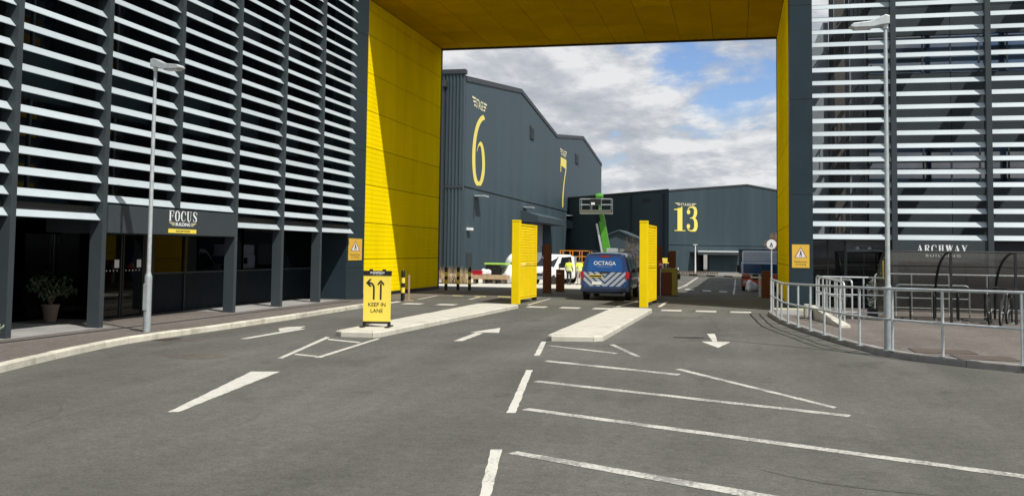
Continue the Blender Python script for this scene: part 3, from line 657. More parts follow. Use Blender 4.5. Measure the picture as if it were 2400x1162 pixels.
# lobby furniture seen through the glass
dk = thing('reception_desk', (-18.2, 19.6, .112), 'curved white banded reception desk inside the lobby glazing', 'desk')
arc_ = [(1.1*math.cos(a), 1.5*math.sin(a)) for a in [R(-80+16*k) for k in range(11)]]
MB().prism([(x, y) for x, y in arc_]+[(x*.72, y*.8) for x, y in reversed(arc_)], 0, 1.0).build('carcass', BLACK, dk, False)
for z in (.25, .55, .92): MB().prism([(x*1.02, y*1.02) for x, y in arc_]+[(x*.99, y*.99) for x, y in reversed(arc_)], z, z+.09).build('band', WHITE, dk, False)
for yy_, w_ in ((17.2, 'left'), (24.0, 'right')):
    ac = thing('armchair', (-17.2, yy_, .112), 'dark tub armchair inside the lobby, %s of the two' % w_, 'armchair')
    B(-.35, .35, -.35, .35, .18, .44).build('seat', CORT, ac, False, bevel=.05); B(-.4, -.28, -.38, .38, .2, .85).build('backrest', CORT, ac, False, bevel=.04)
    for s_ in (-1, 1): B(-.3, .33, s_*.42-.06, s_*.42+.06, .2, .62).build('armrest', CORT, ac, False, bevel=.03)
    for a_ in (-.28, .28):
        for b_2 in (-.28, .28): B(a_-.025, a_+.025, b_2-.025, b_2+.025, 0, .18).build('leg', BLACK, ac, False)
# reception canopy with raised lettering
can = B(-15.0, XF+.02, 18.80, 24.36, 2.18, 2.80).build('canopy', POST, off, bevel=.008)
cx0 = XF+.026
UY = Vector((0, 1, 0))
serif('letter', 'FOCUS', 21.12-21.75, 0, .215, .255, .05, (cx0, 21.75, 2.515), Y, Z, X, WHITEP, can)
sans('lettering', 'BUILDING', .085, (cx0, 21.75, 2.40), Y, Z, WHITEP, can, width=.66, bold=.03)
wings((cx0, 21.75-.37, 2.40), Y, Z, .25, .085, PALEW, can, -1); wings((cx0, 21.75+.37, 2.40), Y, Z, .25, .085, PALEW, can, 1)
rb_ = B(cx0-.006, cx0+.006, 21.12, 22.36, 2.225, 2.325).build('name_bar', YSIGN, can)
sans('lettering', 'RECEPTION', .05, (cx0+.009, 21.75, 2.25), Y, Z, BLACKP, can, width=.62, bold=.02, spacing=1.1)

# ================================================================== ARCHWAY
YB = 45.3; XA, XB = -14.1, 1.78; YFR = 35.0; ZS = 11.72
arch = thing('archway', (-6, 40, 0), 'tall yellow lined gateway arch between the two charcoal buildings', 'archway')
B(-24, XA-.06, 34.71, YB, 0, 14.0).build('side_block', DARK, arch)
B(XA-.06, XB+.06, YFR, YB, ZS+.06, 14.0).build('bridge', DARK, arch)
zs = [0.14, 1.50, 2.91, 4.40, 5.89, 7.32, 8.82, 10.31, 11.30, ZS]
for a, b in zip(zs, zs[1:]):
    B(XA-.06, XA, 34.705, YB-.09, a+.012, b-.012).build('wall_panel', YEL, arch)
    B(XB, XB+.06, 34.62, YB-.09, a+.012, b-.012).build('wall_panel', YEL, arch)
xs = [XA+.01]+[0.46-1.5*k for k in range(9, -1, -1)]+[XB-.01]
ysf = [YFR, 35.5, 38.6, 41.7, 44.0, YB-.09]
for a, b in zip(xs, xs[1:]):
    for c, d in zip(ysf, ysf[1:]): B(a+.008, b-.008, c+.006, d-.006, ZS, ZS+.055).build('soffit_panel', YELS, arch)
B(XA-.12, XB+.12, YB-.09, YB+.03, ZS-.08, ZS+.3).build('edge_trim', DARK2, arch)
B(XA-.12, XA+.03, YB-.09, YB+.03, 0, ZS-.08).build('edge_trim', DARK, arch)
B(XB-.03, XB+.12, YB-.09, YB+.03, 0, ZS-.08).build('edge_trim', DARK, arch)
B(XA-.03, XA+.02, 34.705, YB-.09, 0.0, .14).build('plinth', DARK2, arch)
B(XB-.02, XB+.03, 34.62, YB-.09, 0.0, .14).build('plinth', DARK2, arch)

# ================================================================== ARCHWAY BUILDING (right)
rgt = thing('louvred_building', (8, 36, 0), 'charcoal building with white louvres and ARCHWAY lettering behind the cycle shelter', 'building')
YW = 33.8; YM = 39.0                                    # louvre screen, and the building face well behind it
B(1.735, 2.47, YW, 34.6, 0.0, TOP).build('pillar', DARK, rgt)
for z in (3.9, 7.1, 10.3): B(1.737, 2.468, YW-.006, YW, z, z+.012).build('panel_joint', DARK2, rgt)
B(XB+.07, 2.44, 34.61, 45.32, 0.0, 13.9).build('gateway_leg', DARK, rgt)
B(4.86, 40, YM+.05, 45.3, 0.0, TOP-.005).build('wall', DARK, rgt)
B(4.87, 40, 45.33, 104, 0.0, TOP-.006).build('rear_wall', DARK, rgt)
B(4.80, 40.2, YM-.1, 45.4, TOP, TOP+.3).build('roof', DARK, rgt)
B(4.7, 40.2, 45.41, 104.2, TOP, TOP+.3).build('roof', DARK, rgt)
PXR = [5.04, 7.93, 10.85, 13.75, 16.6, 19.5]
for x in PXR:
    B(x-.085, x+.085, YW, YW+.34, 0.0, TOP-.002).build('post', POST, rgt)
    B(x-.33, x+.33, YW+.35, YM+.04, 11.95, 12.25).build('tie_beam', DARK, rgt)
def blade_mesh_x(L):
    mb = MB(); sec = [(0, 0), (0, .012), (.125, .178), (.15, .178), (.022, .0)]
    n = len(sec); vs = [(0, y, z) for y, z in sec]+[(L, y, z) for y, z in sec]
    mb.add(vs, [tuple(range(n))[::-1], tuple(range(n, 2*n))]+[(i, (i+1) % n, (i+1) % n+n, i+n) for i in range(n)])
    me = mb.mesh('louvre'); me.materials.append(LOUV); return me
ends = [2.47]+PXR
for i in range(len(ends)-1):
    a = ends[i]+(.002 if i == 0 else .088); b = ends[i+1]-.088; me = blade_mesh_x(b-a)
    for k in range(24):
        z = 2.41+.4302*k
        if z > TOP-.15: break
        o = obj('louvre', me, rgt); o.location = (a-8, YW+.12-36, z+random.uniform(-.004, .004)); o.rotation_euler = (random.uniform(-.03, .03), random.uniform(-.0012, .0012), 0)
# cladding boards and ribbon windows on the building face
bays = [4.88+2.95*k for k in range(6)]
for a, b in zip(bays, bays[1:]):
    for z0, z1 in ((4.64, 6.09), (8.80, 10.2)):
        n = 3
        for k in range(n):
            wa = a+(b-a)*k/n+.03; wb = a+(b-a)*(k+1)/n-.03
            w = B(wa, wb, YM+.02, YM+.04, z0, z1).build('window', GLASSR, rgt)
            B(wa, wb, YM, YM+.03, (z0+z1)/2+.075, (z0+z1)/2+.125).build('transom', POST, w)
            B(wb, wb+.06, YM-.01, YM+.04, z0, z1).build('mullion', POST, rgt)
    for z0, z1 in ((2.5, 3.55), (3.57, 4.61), (6.12, 7.0), (7.02, 7.9), (7.92, 8.77), (10.23, 11.3), (11.32, 12.5)): B(a+.01, b-.01, YM, YM+.048, z0, z1).build('cladding_panel', POST, rgt)
# open stair tower seen between the gateway leg and the building face
B(2.6, 3.70, YM+.6, YM+.7, 2.5, 9.2).build('stair_panel', GREYW, rgt)
MB().extr([(2.6, 9.2), (3.5, 9.2), (3.5, 11.0), (3.3, 11.0)], (0, YM+.6, 0), X, Z, (0, .1, 0)).build('stair_panel', GREYW, rgt)
for xa, xb, m_ in ((3.52, 3.70, DARK2), (3.72, 4.09, BROWNW), (4.11, 4.25, DARK2), (4.27, 4.81, GREYW)):
    B(xa, xb, YM+.45, YM+.58, 2.5, TOP-.02).build('stair_panel', m_, rgt)
for z in (3.9, 7.6, 11.2):
    s = MB().tube([(3.75, YM-.2, z-.5), (5.0, YM-.2, z+1.5)], .035, 6).build('stair_handrail', DARK2, rgt)
    MB().extr([(0, 0), (1.25, 2.0), (1.25, 1.7), (0.2, 0)], (3.75, YM-.15, z-1.5), X, Z, (0, .05, 0)).build('stair_string', DARK2, rgt)
    for k in range(5):
        xx = 4.22+.15*k; zz = z-.5+(xx-3.75)*1.6
        MB().tube([(xx, YM-.2, zz-.95), (xx, YM-.2, zz)], .014, 5).build('baluster', DARK2, rgt)
# ground floor: name board, doors, panels
fas = B(5.13, 7.84, 33.87, 34.98, 1.72, 2.395).build('fascia', POST, rgt)
B(8.02, 19.5, 34.6, 34.98, 1.72, 2.40).build('fascia', DARK2, rgt)
B(2.5, 19.5, 34.99, YM+.4, 2.42, 2.49).build('lobby_ceiling', DARK2, rgt)
B(4.98, 19.5, 35.05, 35.3, .115, 1.72).build('lower_wall', BROWNW, rgt)
for x in (5.6, 6.5, 7.4, 8.3, 9.4): B(x, x+.06, 35.0, 35.06, .115, 1.72).build('mullion', DARK, rgt)
for xa, xb in ((2.52, 3.05), (3.10, 3.62)):
    w = B(xa, xb, 35.5, 35.52, .14, 2.4).build('window', GLASS, rgt); B(xb, xb+.05, 35.46, 35.52, .115, 2.41).build('mullion', BROWNW, w)
dd = B(3.72, 4.25, 35.5, 35.52, .14, 2.0).build('door', GLASS, rgt); B(3.70, 4.9, 35.45, 35.53, 2.02, 2.1).build('door_head', GREYW, rgt)
B(4.28, 4.95, 35.5, 35.52, .14, 2.0).build('door', GLASS, rgt)
B(3.66, 4.95, 35.54, 35.6, 2.1, 2.41).build('door_panel', GREYW, rgt)
serif('letter', 'ARCHWAY', 5.72-6.5, 0, .165, .235, .048, (6.5, 33.865, 2.02), X, Z, -Y, WHITEP, fas)
sans('lettering', 'BUILDING', .085, (6.5, 33.864, 1.87), X, Z, WHITEP, fas, width=1.05, bold=.01, spacing=1.35)

# ================================================================== STAGES
SX = -30.6
stg = thing('sound_stage', (SX, 108, gz(108)), 'big charcoal double gabled shed with yellow 6 and 7', 'building')
gb = gz(160)-.6
prof = [(107.8, gb), (107.8, 21.5), (137.3, 24.85), (166.3, 21.7), (196.0, 24.85), (224.0, 21.8), (224.0, gb)]
# gable wall boards: a lower course and an upper course with a shadow gap between
def gable(name, z0, z1fn, y0, y1):
    ys = [y0]+[y for y in (137.3, 166.3, 196.0) if y0 < y < y1]+[y1]
    poly = [(y, z0) for y in (y0, y1)]+[(y, z1fn(y)) for y in reversed(ys)]
    return MB().extr(poly, (SX, 0, 0), Y, Z, (-.3, 0, 0)).build(name, SHEDF, stg)
def rl(y):
    for (a, b), (c, d) in zip(prof[1:], prof[2:]):
        if a <= y <= c: return b+(d-b)*(y-a)/(c-a) if c > a else b
    return 21.8
for a, b in ((107.8, 137.28), (137.32, 166.28), (166.32, 195.98), (196.02, 224.0)):
    gable('lower_cladding', gb, lambda y: 9.05, a, b)
    gable('upper_cladding', 9.25, lambda y: rl(y)-.02, a, b)
    B(SX-.25, SX-.12, a, b, 9.0, 9.3).build('shadow_gap', SHED2, stg)
for (a, b), (c, d) in zip(prof[1:-1], prof[2:-1]):
    MB().extr([(a, b-.05), (c, d-.05), (c, d+.55), (a, b+.55)], (SX+.12, 0, 0), Y, Z, (-.5, 0, 0)).build('verge_trim', SHED2, stg)
    MB().add([(SX-.3, a, b+.3), (SX-.3, c, d+.3), (SX-60, c, d+.3), (SX-60, a, b+.3)], [(0, 1, 2, 3)]).build('roof', SHED2, stg)
side = B(SX-60, SX-.02, 107.2, 107.75, gb, 22.2).build('side_wall', SHED, stg)
B(SX-60, SX+.15, 106.95, 107.9, 22.2, 22.7).build('parapet_cap', SHED2, stg)
for k in range(26): B(SX-.45-.42*k, SX-.25-.42*k, 107.08, 107.2, gb, 22.15).build('side_rib', SHEDF, side)
B(SX-60, SX, 107.02, 107.22, 9.0, 9.3).build('shadow_gap', SHED2, stg)
B(SX-2.9, SX-2.2, 106.3, 107.0, gb, 20.6).build('downpipe', SHED2, stg)
B(SX-3.2, SX-1.9, 106.1, 107.0, 20.6, 21.3).build('hopper_head', SHED2, stg)
for y0, y1, z0, z1 in ((143.7, 146.3, 18.9, 20.9), (186.2, 189.6, 19.0, 20.9)):
    v = B(SX, SX+.15, y0, y1, z0, z1).build('vent', SHED2, stg)
    for k in range(5): B(SX+.15, SX+.25, y0+.1, y1-.1, z0+.15+k*.36, z0+.3+k*.36).build('slat', SHEDF, v)
for y0, y1 in ((138.0, 161.0), (177.0, 201.5)):
    MB().extr([(0, 6.1), (2.6, 6.1), (2.6, 7.0), (0, 7.8)], (SX, y0, 0), X, Z, (0, y1-y0, 0)).build('canopy', SHED, stg)
    dm = (y0+y1)/2; d = B(SX-.02, SX+.12, dm-5.5, dm+4.5, gb, 6.05).build('loading_door', GALVD, stg)
    B(SX+.12, SX+.3, dm+4.6, dm+5.4, gb, 6.05).build('door_frame', SHED2, stg)
for y, z in ((112.0, 8.3), (139.5, 8.2), (176.5, 8.4)):
    l = B(SX+.1, SX+1.3, y-.12, y+2.2, z, z+.16).build('wall_light', GALV, stg); B(SX, SX+.1, y-.06, y+.06, z-2.6, z).build('conduit', SHED2, stg)
B(SX+.0, SX+.06, 108.9, 111.4, gb, 1.6).build('door', SHED2, stg)
B(SX+.0, SX+.5, 109.0, 110.2, 4.2, 4.5).build('bulkhead_light', WHITE, stg)
serif('stage_number', '6', 0, 0, 6.2, 8.7, 0, (SX+.04, 110.7, 9.75), Y, Z, X, PALEY, stg)
serif('stage_number', '7', 0, 0, 6.2, 8.9, 0, (SX+.04, 170.0, 9.75), Y, Z, X, PALEY, stg)
for yc in (114.0, 173.0):
    sans('lettering', 'STAGE', 1.15, (SX+.04, yc, 19.0), Y, Z, PALEW, stg, width=3.3, bold=.02, spacing=1.15)
    wings((SX+.04, yc-1.9, 19.0), Y, Z, 1.6, 1.15, PALEW, stg, -1); wings((SX+.04, yc+1.9, 19.0), Y, Z, 1.6, 1.15, PALEW, stg, 1)

s13 = thing('sound_stage', (-10.41, 154.33, -1.3), 'charcoal gabled shed with a large yellow 13 above a dark doorway', 'building', rz=R(40))
Fz = 1.3
def L13(p): return p
fw_ = [(0, -.2), (0, 12.8), (15.66, 14.35), (32, 12.7), (32, -.2)]
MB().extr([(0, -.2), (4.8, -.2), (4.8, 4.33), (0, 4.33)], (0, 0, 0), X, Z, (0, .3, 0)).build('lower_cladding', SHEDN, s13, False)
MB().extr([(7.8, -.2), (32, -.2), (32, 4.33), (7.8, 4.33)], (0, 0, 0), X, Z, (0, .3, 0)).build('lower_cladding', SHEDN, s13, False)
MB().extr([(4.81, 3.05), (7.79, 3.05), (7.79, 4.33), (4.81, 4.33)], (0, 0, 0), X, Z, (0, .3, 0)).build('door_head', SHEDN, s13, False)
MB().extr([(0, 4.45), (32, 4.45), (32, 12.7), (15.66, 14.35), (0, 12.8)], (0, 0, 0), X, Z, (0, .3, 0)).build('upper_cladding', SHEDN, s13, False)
B(.02, 31.98, .1, .25, 4.3, 4.5).build('shadow_gap', SHED2, s13, False)
B(4.6, 8.0, 1.5, 1.6, -.2, 4.3).build('doorway', DARK2, s13, False)
MB().extr([(0, 12.8), (15.66, 14.35), (15.66, 14.6), (0, 13.05)], (0, -.1, 0), X, Z, (0, .4, 0)).build('verge_trim', SHED2, s13, False)
MB().extr([(15.66, 14.35), (32, 12.7), (32, 12.95), (15.66, 14.6)], (0, -.1, 0), X, Z, (0, .4, 0)).build('verge_trim', SHED2, s13, False)
B(.0, .3, .31, 60, -.2, 13.0).build('side_wall', SHED, s13, False)
B(-.12, .0, .0, 60, 12.9, 13.2).build('gutter', SHED2, s13, False)
for y in (1.2, 10.4, 21): B(-.25, -.02, y, y+.25, -.2, 12.6).build('downpipe', SHED2, s13, False)
B(-.06, -.01, 5.0, 7.4, 11.4, 11.8).build('vent', SHED2, s13, False)
MB().add([(0, .3, 12.85), (15.66, .3, 14.4), (15.66, 60, 14.4), (0, 60, 12.85)], [(0, 1, 2, 3)]).build('roof', SHED2, s13, False)
MB().add([(15.66, .3, 14.4), (32, .3, 12.75), (32, 60, 12.75), (15.66, 60, 14.4)], [(0, 1, 2, 3)]).build('roof', SHED2, s13, False)
cn = B(4.2, 13.9, -2.0, -.02, 3.35, 3.6).build('canopy', GALV, s13, False); B(4.25, 13.85, -1.9, -.02, 2.95, 3.34).build('canopy_soffit', SHED2, cn, False)
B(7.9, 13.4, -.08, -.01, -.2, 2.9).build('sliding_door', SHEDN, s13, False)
serif('stage_number', '13', 0, 0, 2.25, 3.9, .18, (.98, -.04, 6.62), X, Z, -Y, PALEY, s13, False)
sans('lettering', 'STAGE', .42, (3.25, -.05, 10.62), X, Z, PALEW, s13, width=2.0, bold=.02, spacing=1.3, world=False)
wings((2.1, -.05, 10.62), X, Z, .95, .42, PALEW, s13, -1, False); wings((4.4, -.05, 10.62), X, Z, .95, .42, PALEW, s13, 1, False)

sh = thing('small_shed', (-14.5, 120, gz(120)), 'small grey gable ended shed beyond the green boom lift', 'shed')
MB().extr([(-2.2, 0), (2.2, 0), (2.2, 4.4), (0, 5.3), (-2.2, 4.4)], (-14.2, 120, gz(120)), X, Z, (0, 8, 0)).build('wall', SHEDF, sh)
for s in (-1, 1): MB().extr([(0, 5.32), (s*2.5, 4.32), (s*2.5, 4.5), (0, 5.5)], (-14.2, 119.7, gz(120)), X, Z, (0, 8.6, 0)).build('roof', SHEDF, sh)
B(-14.7, -13.7, 119.94, 119.99, gz(120), gz(120)+2.1).build('door', SHED2, sh)


# ================================================================== STREET FURNITURE
def lamp_post(loc, H_, arm_dir, label):
    t = thing('street_lamp', loc, label, 'street lamp', group='tall galvanised street lamps')
    d = Vector((*arm_dir, 0)).normalized(); p = Vector((-d.y, d.x, 0))
    MB().lathe([(.078, 0), (.078, 1.13), (.072, 1.17), (.052, 1.22), (.052, 1.24)], n=16).build('base_sleeve', GALVD, t, False, True)
    MB().lathe([(.046, 1.22), (.043, 2.6), (.034, H_-.05), (.034, H_)], n=14).build('column', GALV, t, False, True)
    MB().extr([(-.05, .45), (.05, .45), (.05, 1.0), (-.05, 1.0)], p*-.080, d, Z, p*-.006).build('access_door', GALV, t, False)
    MB().lathe([(.05, H_-.10), (.05, H_+.02), (.04, H_+.06)], n=12).build('spigot', WHITE, t, False, True)
    sec = [(.05, .20), (-.05, .17), (-.05, .05), (.05, .03), (.18, .0), (.52, -.05), (.60, -.02), (.56, .05), (.24, .13)]
    hd = MB().extr([(-.06, .04), (.10, .02), (.25, -.02), (.62, -.03), (.68, .0), (.62, .06), (.28, .10), (.02, .22), (-.06, .2)], Vector((0, 0, H_-.06))-p*.11, d, Z, p*.22)
    h = hd.build('lamp_head', GALV, t, False, bevel=.015)
    MB().extr([(.27, -.045), (.60, -.055), (.60, -.03), (.27, -.025)], Vector((0, 0, H_-.06))-p*.085, d, Z, p*.17).build('lens', LAMPG, h, False)
    return t
lamp_post((-12.0, 18.2, .115), 5.58, (.95, -.1), 'street lamp rising in front of the FOCUS reception canopy')
lamp_post((2.80, 19.72, .115), 6.25, (-.97, -.12), 'street lamp on the railed pavement in front of the cycle shelter')

# ---- keep in lane board
ab = thing('sign_board', (-8.0, 21.05, .128), 'yellow free standing board reading KEEP IN LANE', 'sign', rz=R(9))
def ab_b(x0, x1, y0, y1, z0, z1, n, m, p=ab, bv=.006): return B(x0, x1, y0, y1, z0, z1).build(n, m, p, False, bevel=bv)
fr = ab_b(-.315, .315, -.02, .02, .10, 1.20, 'panel', YSIGN)
ab_b(-.325, .325, -.03, .03, 1.165, 1.275, 'header', BLACK)
ab_b(-.32, .32, -.028, .028, .075, .125, 'bottom_rail', BLACK)
for s in (-1, 1):
    ab_b(s*.285-.035, s*.285+.035, -.025, .025, 0.012, .10, 'leg', BLACK)
    ab_b(s*.285-.05, s*.285+.05, -.28, .28, 0.0, .03, 'foot', BLACK)
    ab_b(s*.15-.04+.0, s*.15+.04, -.02, .02, 1.275, 1.31, 'clip', BLACK)
yy = -.0225
sans('lettering', 'SHINFIELD', .045, (0, -.0335, 1.21), X, Z, WHITEP, ab, width=.33, bold=.02, world=False)
sans('lettering', 'STUDIOS', .022, (0, -.0335, 1.18), X, Z, WHITEP, ab, width=.20, world=False, spacing=1.3)
sans('lettering', 'KEEP IN', .085, (0, yy, .465), X, Z, BLACKP, ab, width=.40, bold=.01, world=False)
sans('lettering', 'LANE', .085, (0, yy, .325), X, Z, BLACKP, ab, width=.28, bold=.01, world=False)
place2d(ribbon([(.085, .62, .042), (.085, .98, .042)]), (0, yy, 0), X, Z).build('arrow_mark', BLACKP, ab, False)
place2d(polyg([(.085, 1.07), (.01, .985), (.01, .935), (.085, 1.005), (.16, .935), (.16, .985)]), (0, yy-.001, 0), X, Z).build('arrow_mark', BLACKP, ab, False)
place2d(ribbon(cr([(-.075, .62, .042), (-.075, .86, .042), (-.085, .93, .042), (-.13, .985, .042), (-.20, 1.0, .042)])), (0, yy, 0), X, Z).build('arrow_mark', BLACKP, ab, False)
place2d(polyg([(-.26, 1.0), (-.175, 1.085), (-.125, 1.085), (-.195, 1.005), (-.125, .915), (-.175, .915)]), (0, yy-.001, 0), X, Z).build('arrow_mark', BLACKP, ab, False)

# ---- pedestrian crossing plates
def crossing_sign(org, u, nrm, w, h, label):
    org, u, nrm = Vector(org), Vector(u), Vector(nrm)
    t = thing('crossing_sign', org, label, 'sign', group='yellow pedestrian crossing plates')
    o0 = Vector((0, 0, 0))
    def flat(vf, k, m, n): return place2d(vf, o0+nrm*(.012+.0015*k), u, Z).build(n, m, t, False)
    MB().extr([(-w/2, 0), (w/2, 0), (w/2, h), (-w/2, h)], o0, u, Z, nrm*.012).build('plate', YSIGN2, t, False)
    def tri(s, m, k): flat(polyg([(-s*w*.37, h*(.43+.0)+(1-s)*.06*h), (s*w*.37, h*.43+(1-s)*.06*h), (0, h*.90-(1-s)*.30*h)]), k, m, 'triangle')
    tri(1.0, M('sign_border_red', (.40, .10, .04), .5), 1); tri(.80, WHITE, 2)
    flat(disc(0, h*.725, w*.025, w*.025), 3, BLACKP, 'pictogram_head')
    flat(polyg([(-.03*w, h*.70), (.035*w, h*.70), (.05*w, h*.60), (.09*w, h*.47), (.06*w, h*.47), (.0, h*.58), (-.07*w, h*.47), (-.10*w, h*.47), (-.04*w, h*.60)]), 3, BLACKP, 'pictogram_body')
    for x in (-.2, 0, .2): flat(rect((x-.03)*w, (x+.03)*w, h*.445, h*.465), 3, BLACKP, 'crossing_block')
    sans('lettering', 'Pedestrian', h*.085, nrm*.0135+Z*h*.22, u, Z, BLACKP, t, width=w*.72, world=False)
    sans('lettering', 'Crossing', h*.10, nrm*.0135+Z*h*.09, u, Z, BLACKP, t, width=w*.60, world=False)
crossing_sign((-13.742, 33.78, 1.47), Y, X, 1.30, .80, 'yellow pedestrian crossing plate on the pillar beside the yellow wall')
crossing_sign((2.07, YW-.002, 1.45), X, -Y, .56, .775, 'yellow pedestrian crossing plate on the pillar above the railing')

# ---- gates: a yellow post with a slatted leaf folded back
def gate(x, y, label, s):
    t = thing('gate_leaf', (x, y, 0), label, 'gate', group='yellow slatted gate leaves', rz=R(s))
    B(-.14, .14, -.12, .12, 0, 2.93).build('post', YELP, t, False, bevel=.012)
    B(-.145, .145, -.13, .13, 2.93, 2.99).build('post_cap', YELP, t, False, bevel=.012)
    fr = B(-.055, .055, .13, .20, .14, 2.88).build('leaf_stile', YELP, t, False); B(-.055, .055, 2.85, 2.92, .14, 2.88).build('leaf_stile', YELP, t, False)
    for z in (.14, 1.34, 2.81): B(-.055, .055, .20, 2.85, z, z+.07).build('leaf_rail', YELP, t, False)
    for z0, z1 in ((.23, 1.33), (1.43, 2.80)):
        n = round((z1-z0)/.1)
        for k in range(n):
            z = z0+(z1-z0)*k/n; dz_ = (z1-z0)/n-.002
            MB().add([(-.05, .20, z), (.048, .20, z), (.037, .20, z+dz_), (-.039, .20, z+dz_), (-.05, 2.85, z), (.048, 2.85, z), (.037, 2.85, z+dz_), (-.039, 2.85, z+dz_)],
                     [(0, 1, 2, 3), (4, 7, 6, 5), (0, 4, 5, 1), (1, 5, 6, 2), (2, 6, 7, 3), (3, 7, 4, 0)]).build('slat', YELP, t, False)
    B(-.08, .08, 2.7, 2.86, .02, .14).build('drop_bolt', BLACK, t, False)
gate(-7.68, 34.0, 'yellow slatted gate leaf behind the island with the keep in lane board', -2)
gate(-3.14, 34.0, 'yellow slatted gate leaf behind the bare island, right of the van', -3)

# ---- access control pillars
def pillar(name, x, y, w, d, h, label, m=CORT, cat='access pillar', cam=True):
    t = thing(name, (x, y, 0), label, cat, group='rust coloured access pillars')
    B(-w/2, w/2, -d/2, d/2, 0, h).build('casing', m, t, False, bevel=.008)
    if cam:
        c = B(-w/2-.06, -w/2, -d/2+.02, d/2-.02, h-.52, h-.08).build('camera_hood', BLACK, t, False)
    else:
        B(-w/2+.04, w/2-.12, -d/2-.004, -d/2, h*.80, h*.84).build('slot', GALV, t, False)
    B(-w/2-.03, w/2+.03, -d/2-.03, d/2+.03, 0, .03).build('base_plate', DARK2, t, False)
    return t
pillar('access_pillar', -8.44, 43.8, .34, .34, 2.2, 'tall rust coloured pillar in front of the white pickup')
pillar('ticket_pillar', -8.12, 45.4, .36, .30, 1.04, 'short rust coloured ticket pillar left of the blue van', cam=False)
pillar('access_pillar', -3.42, 44.0, .32, .34, 2.2, 'tall rust coloured pillar behind the right hand gate leaf')
tp = pillar('ticket_pillar', -2.86, 44.9, .30, .34, 1.98, 'rust coloured pillar with black camera above the olive framed cabinet')
cab = thing('barrier_cabinet', (-2.95, 43.9, 0), 'rust cabinet in an olive yellow frame carrying the barrier arm', 'barrier')
B(-.30, .12, -.20, .20, 0.03, 1.02).build('casing', CORT, cab, False, bevel=.01)
B(-.32, .38, -.23, .23, 1.03, 1.22).build('frame_top', OLIVE, cab, False); B(.14, .38, -.23, .23, 0.03, 1.03).build('frame_side', OLIVE, cab, False)
B(-.4, .45, -.3, .3, 0, .03).build('base_plate', DARK2, cab, False)
B(.38, .50, -.12, .12, .72, .98).build('drive_box', BLACK, cab, False)
# striped boom: light tube with dark sleeves
bx0, bx1 = .50, 3.9
for k in range(9):
    a = bx0+(bx1-bx0)*k/9; b = bx0+(bx1-bx0)*(k+1)/9
    MB().tube([(a, 0, .93-.008*k), (b, 0, .93-.008*(k+1))], .035, 8).build('boom_sleeve', (BLACK if k % 2 else WHITE), cab, False)
nt_ = thing('notice_sign', (-3.25, 43.0, 0), 'small red notice on a post between the rust pillars', 'sign')
MB().tube([(0, 0, 0), (0, 0, 1.2)], .025, 8).build('post', GALV, nt_, False); B(-.10, .10, -.035, -.025, 1.25, 1.55).build('plate', RED, nt_, False); B(-.06, .06, -.04, -.036, 1.34, 1.42).build('print_panel', WHITE, nt_, False)
MB().tube([(0, 0, 1.2), (0, 0, 1.5)], .02, 8).build('post_top', GALV, nt_, False)
brp = thing('barrier_rest', (1.22, 43.9, 0), 'rust coloured barrier rest post beside the lorry', 'barrier')
B(-.16, .22, -.18, .18, 0, 1.02).build('casing', CORT, brp, False, bevel=.01); B(-.16, .22, -.2, .2, 1.03, 1.16).build('head', CORT, brp, False); B(-.30, -.20, -.06, .06, .03, .98).build('rest_arm', GALV, brp, False); B(-.20,-.16,-.05,.05,.82,.9).build('bracket', GALV, brp, False)

# ---- bollards
def bollard(x, y, label, h=1.09):
    t = thing('bollard', (x, y, gz(y)), label, 'bollard', group='black and yellow banded bollards')
    zs_ = [(0, .30, BLACK), (.30, .50, YSIGN), (.50, .66, BLACK), (.66, .86, YSIGN), (.86, h, BLACK)]
    for a, b, m_ in zs_:
        MB().lathe([(.075, a), (.075, b-.004)] if b < h else [(.075, a), (.075, b-.03), (.06, b), (.0, b+.004)], n=14).build('band', m_, t, False, True)
    return t
bollard(-12.0, 34.2, 'black and yellow banded bollard at the foot of the sunlit yellow wall', 1.12)
for x, y, w in ((-13.34, 44.1, 'left'), (-12.84, 44.4, 'middle'), (-12.36, 44.7, 'right')): bollard(x, y, 'black and yellow bollard before the dry grass, %s of the three' % w)
st = thing('timber_stake', (-11.78, 34.25, 0), 'thin pale timber stake on a foot beside the bollard', 'stake'); B(-.03, .03, -.02, .02, .03, .96).build('stake', WOOD, st, False); B(-.16, .16, -.12, .12, 0, .03).build('foot', WOOD, st, False)

# ---- round sign on a pole at the end of the railing
rs = thing('round_sign', (1.06, 31.75, .12), 'round white sign on a thin pole at the end of the railing', 'sign')
MB().tube([(0, 0, 0), (0, 0, 2.22)], .024, 10).build('pole', GALV, rs, False, True)
pl_ = MB().lathe([(.145, -.035), (.15, -.03), (.15, -.027)], (0, 0, 2.08), 24, 'Y').build('disc', WHITE, rs, False)
place2d(polyg([(-.05, -.06), (.0, .07), (.05, -.06), (.02, -.06), (0, -.01), (-.02, -.06)]), (0, -.0375, 2.08), X, Z).build('symbol', BLACKP, rs, False)
place2d(rect(-.07, .05, -.085, -.07), (0, -.0375, 2.08), X, Z).build('symbol', BLACKP, rs, False)

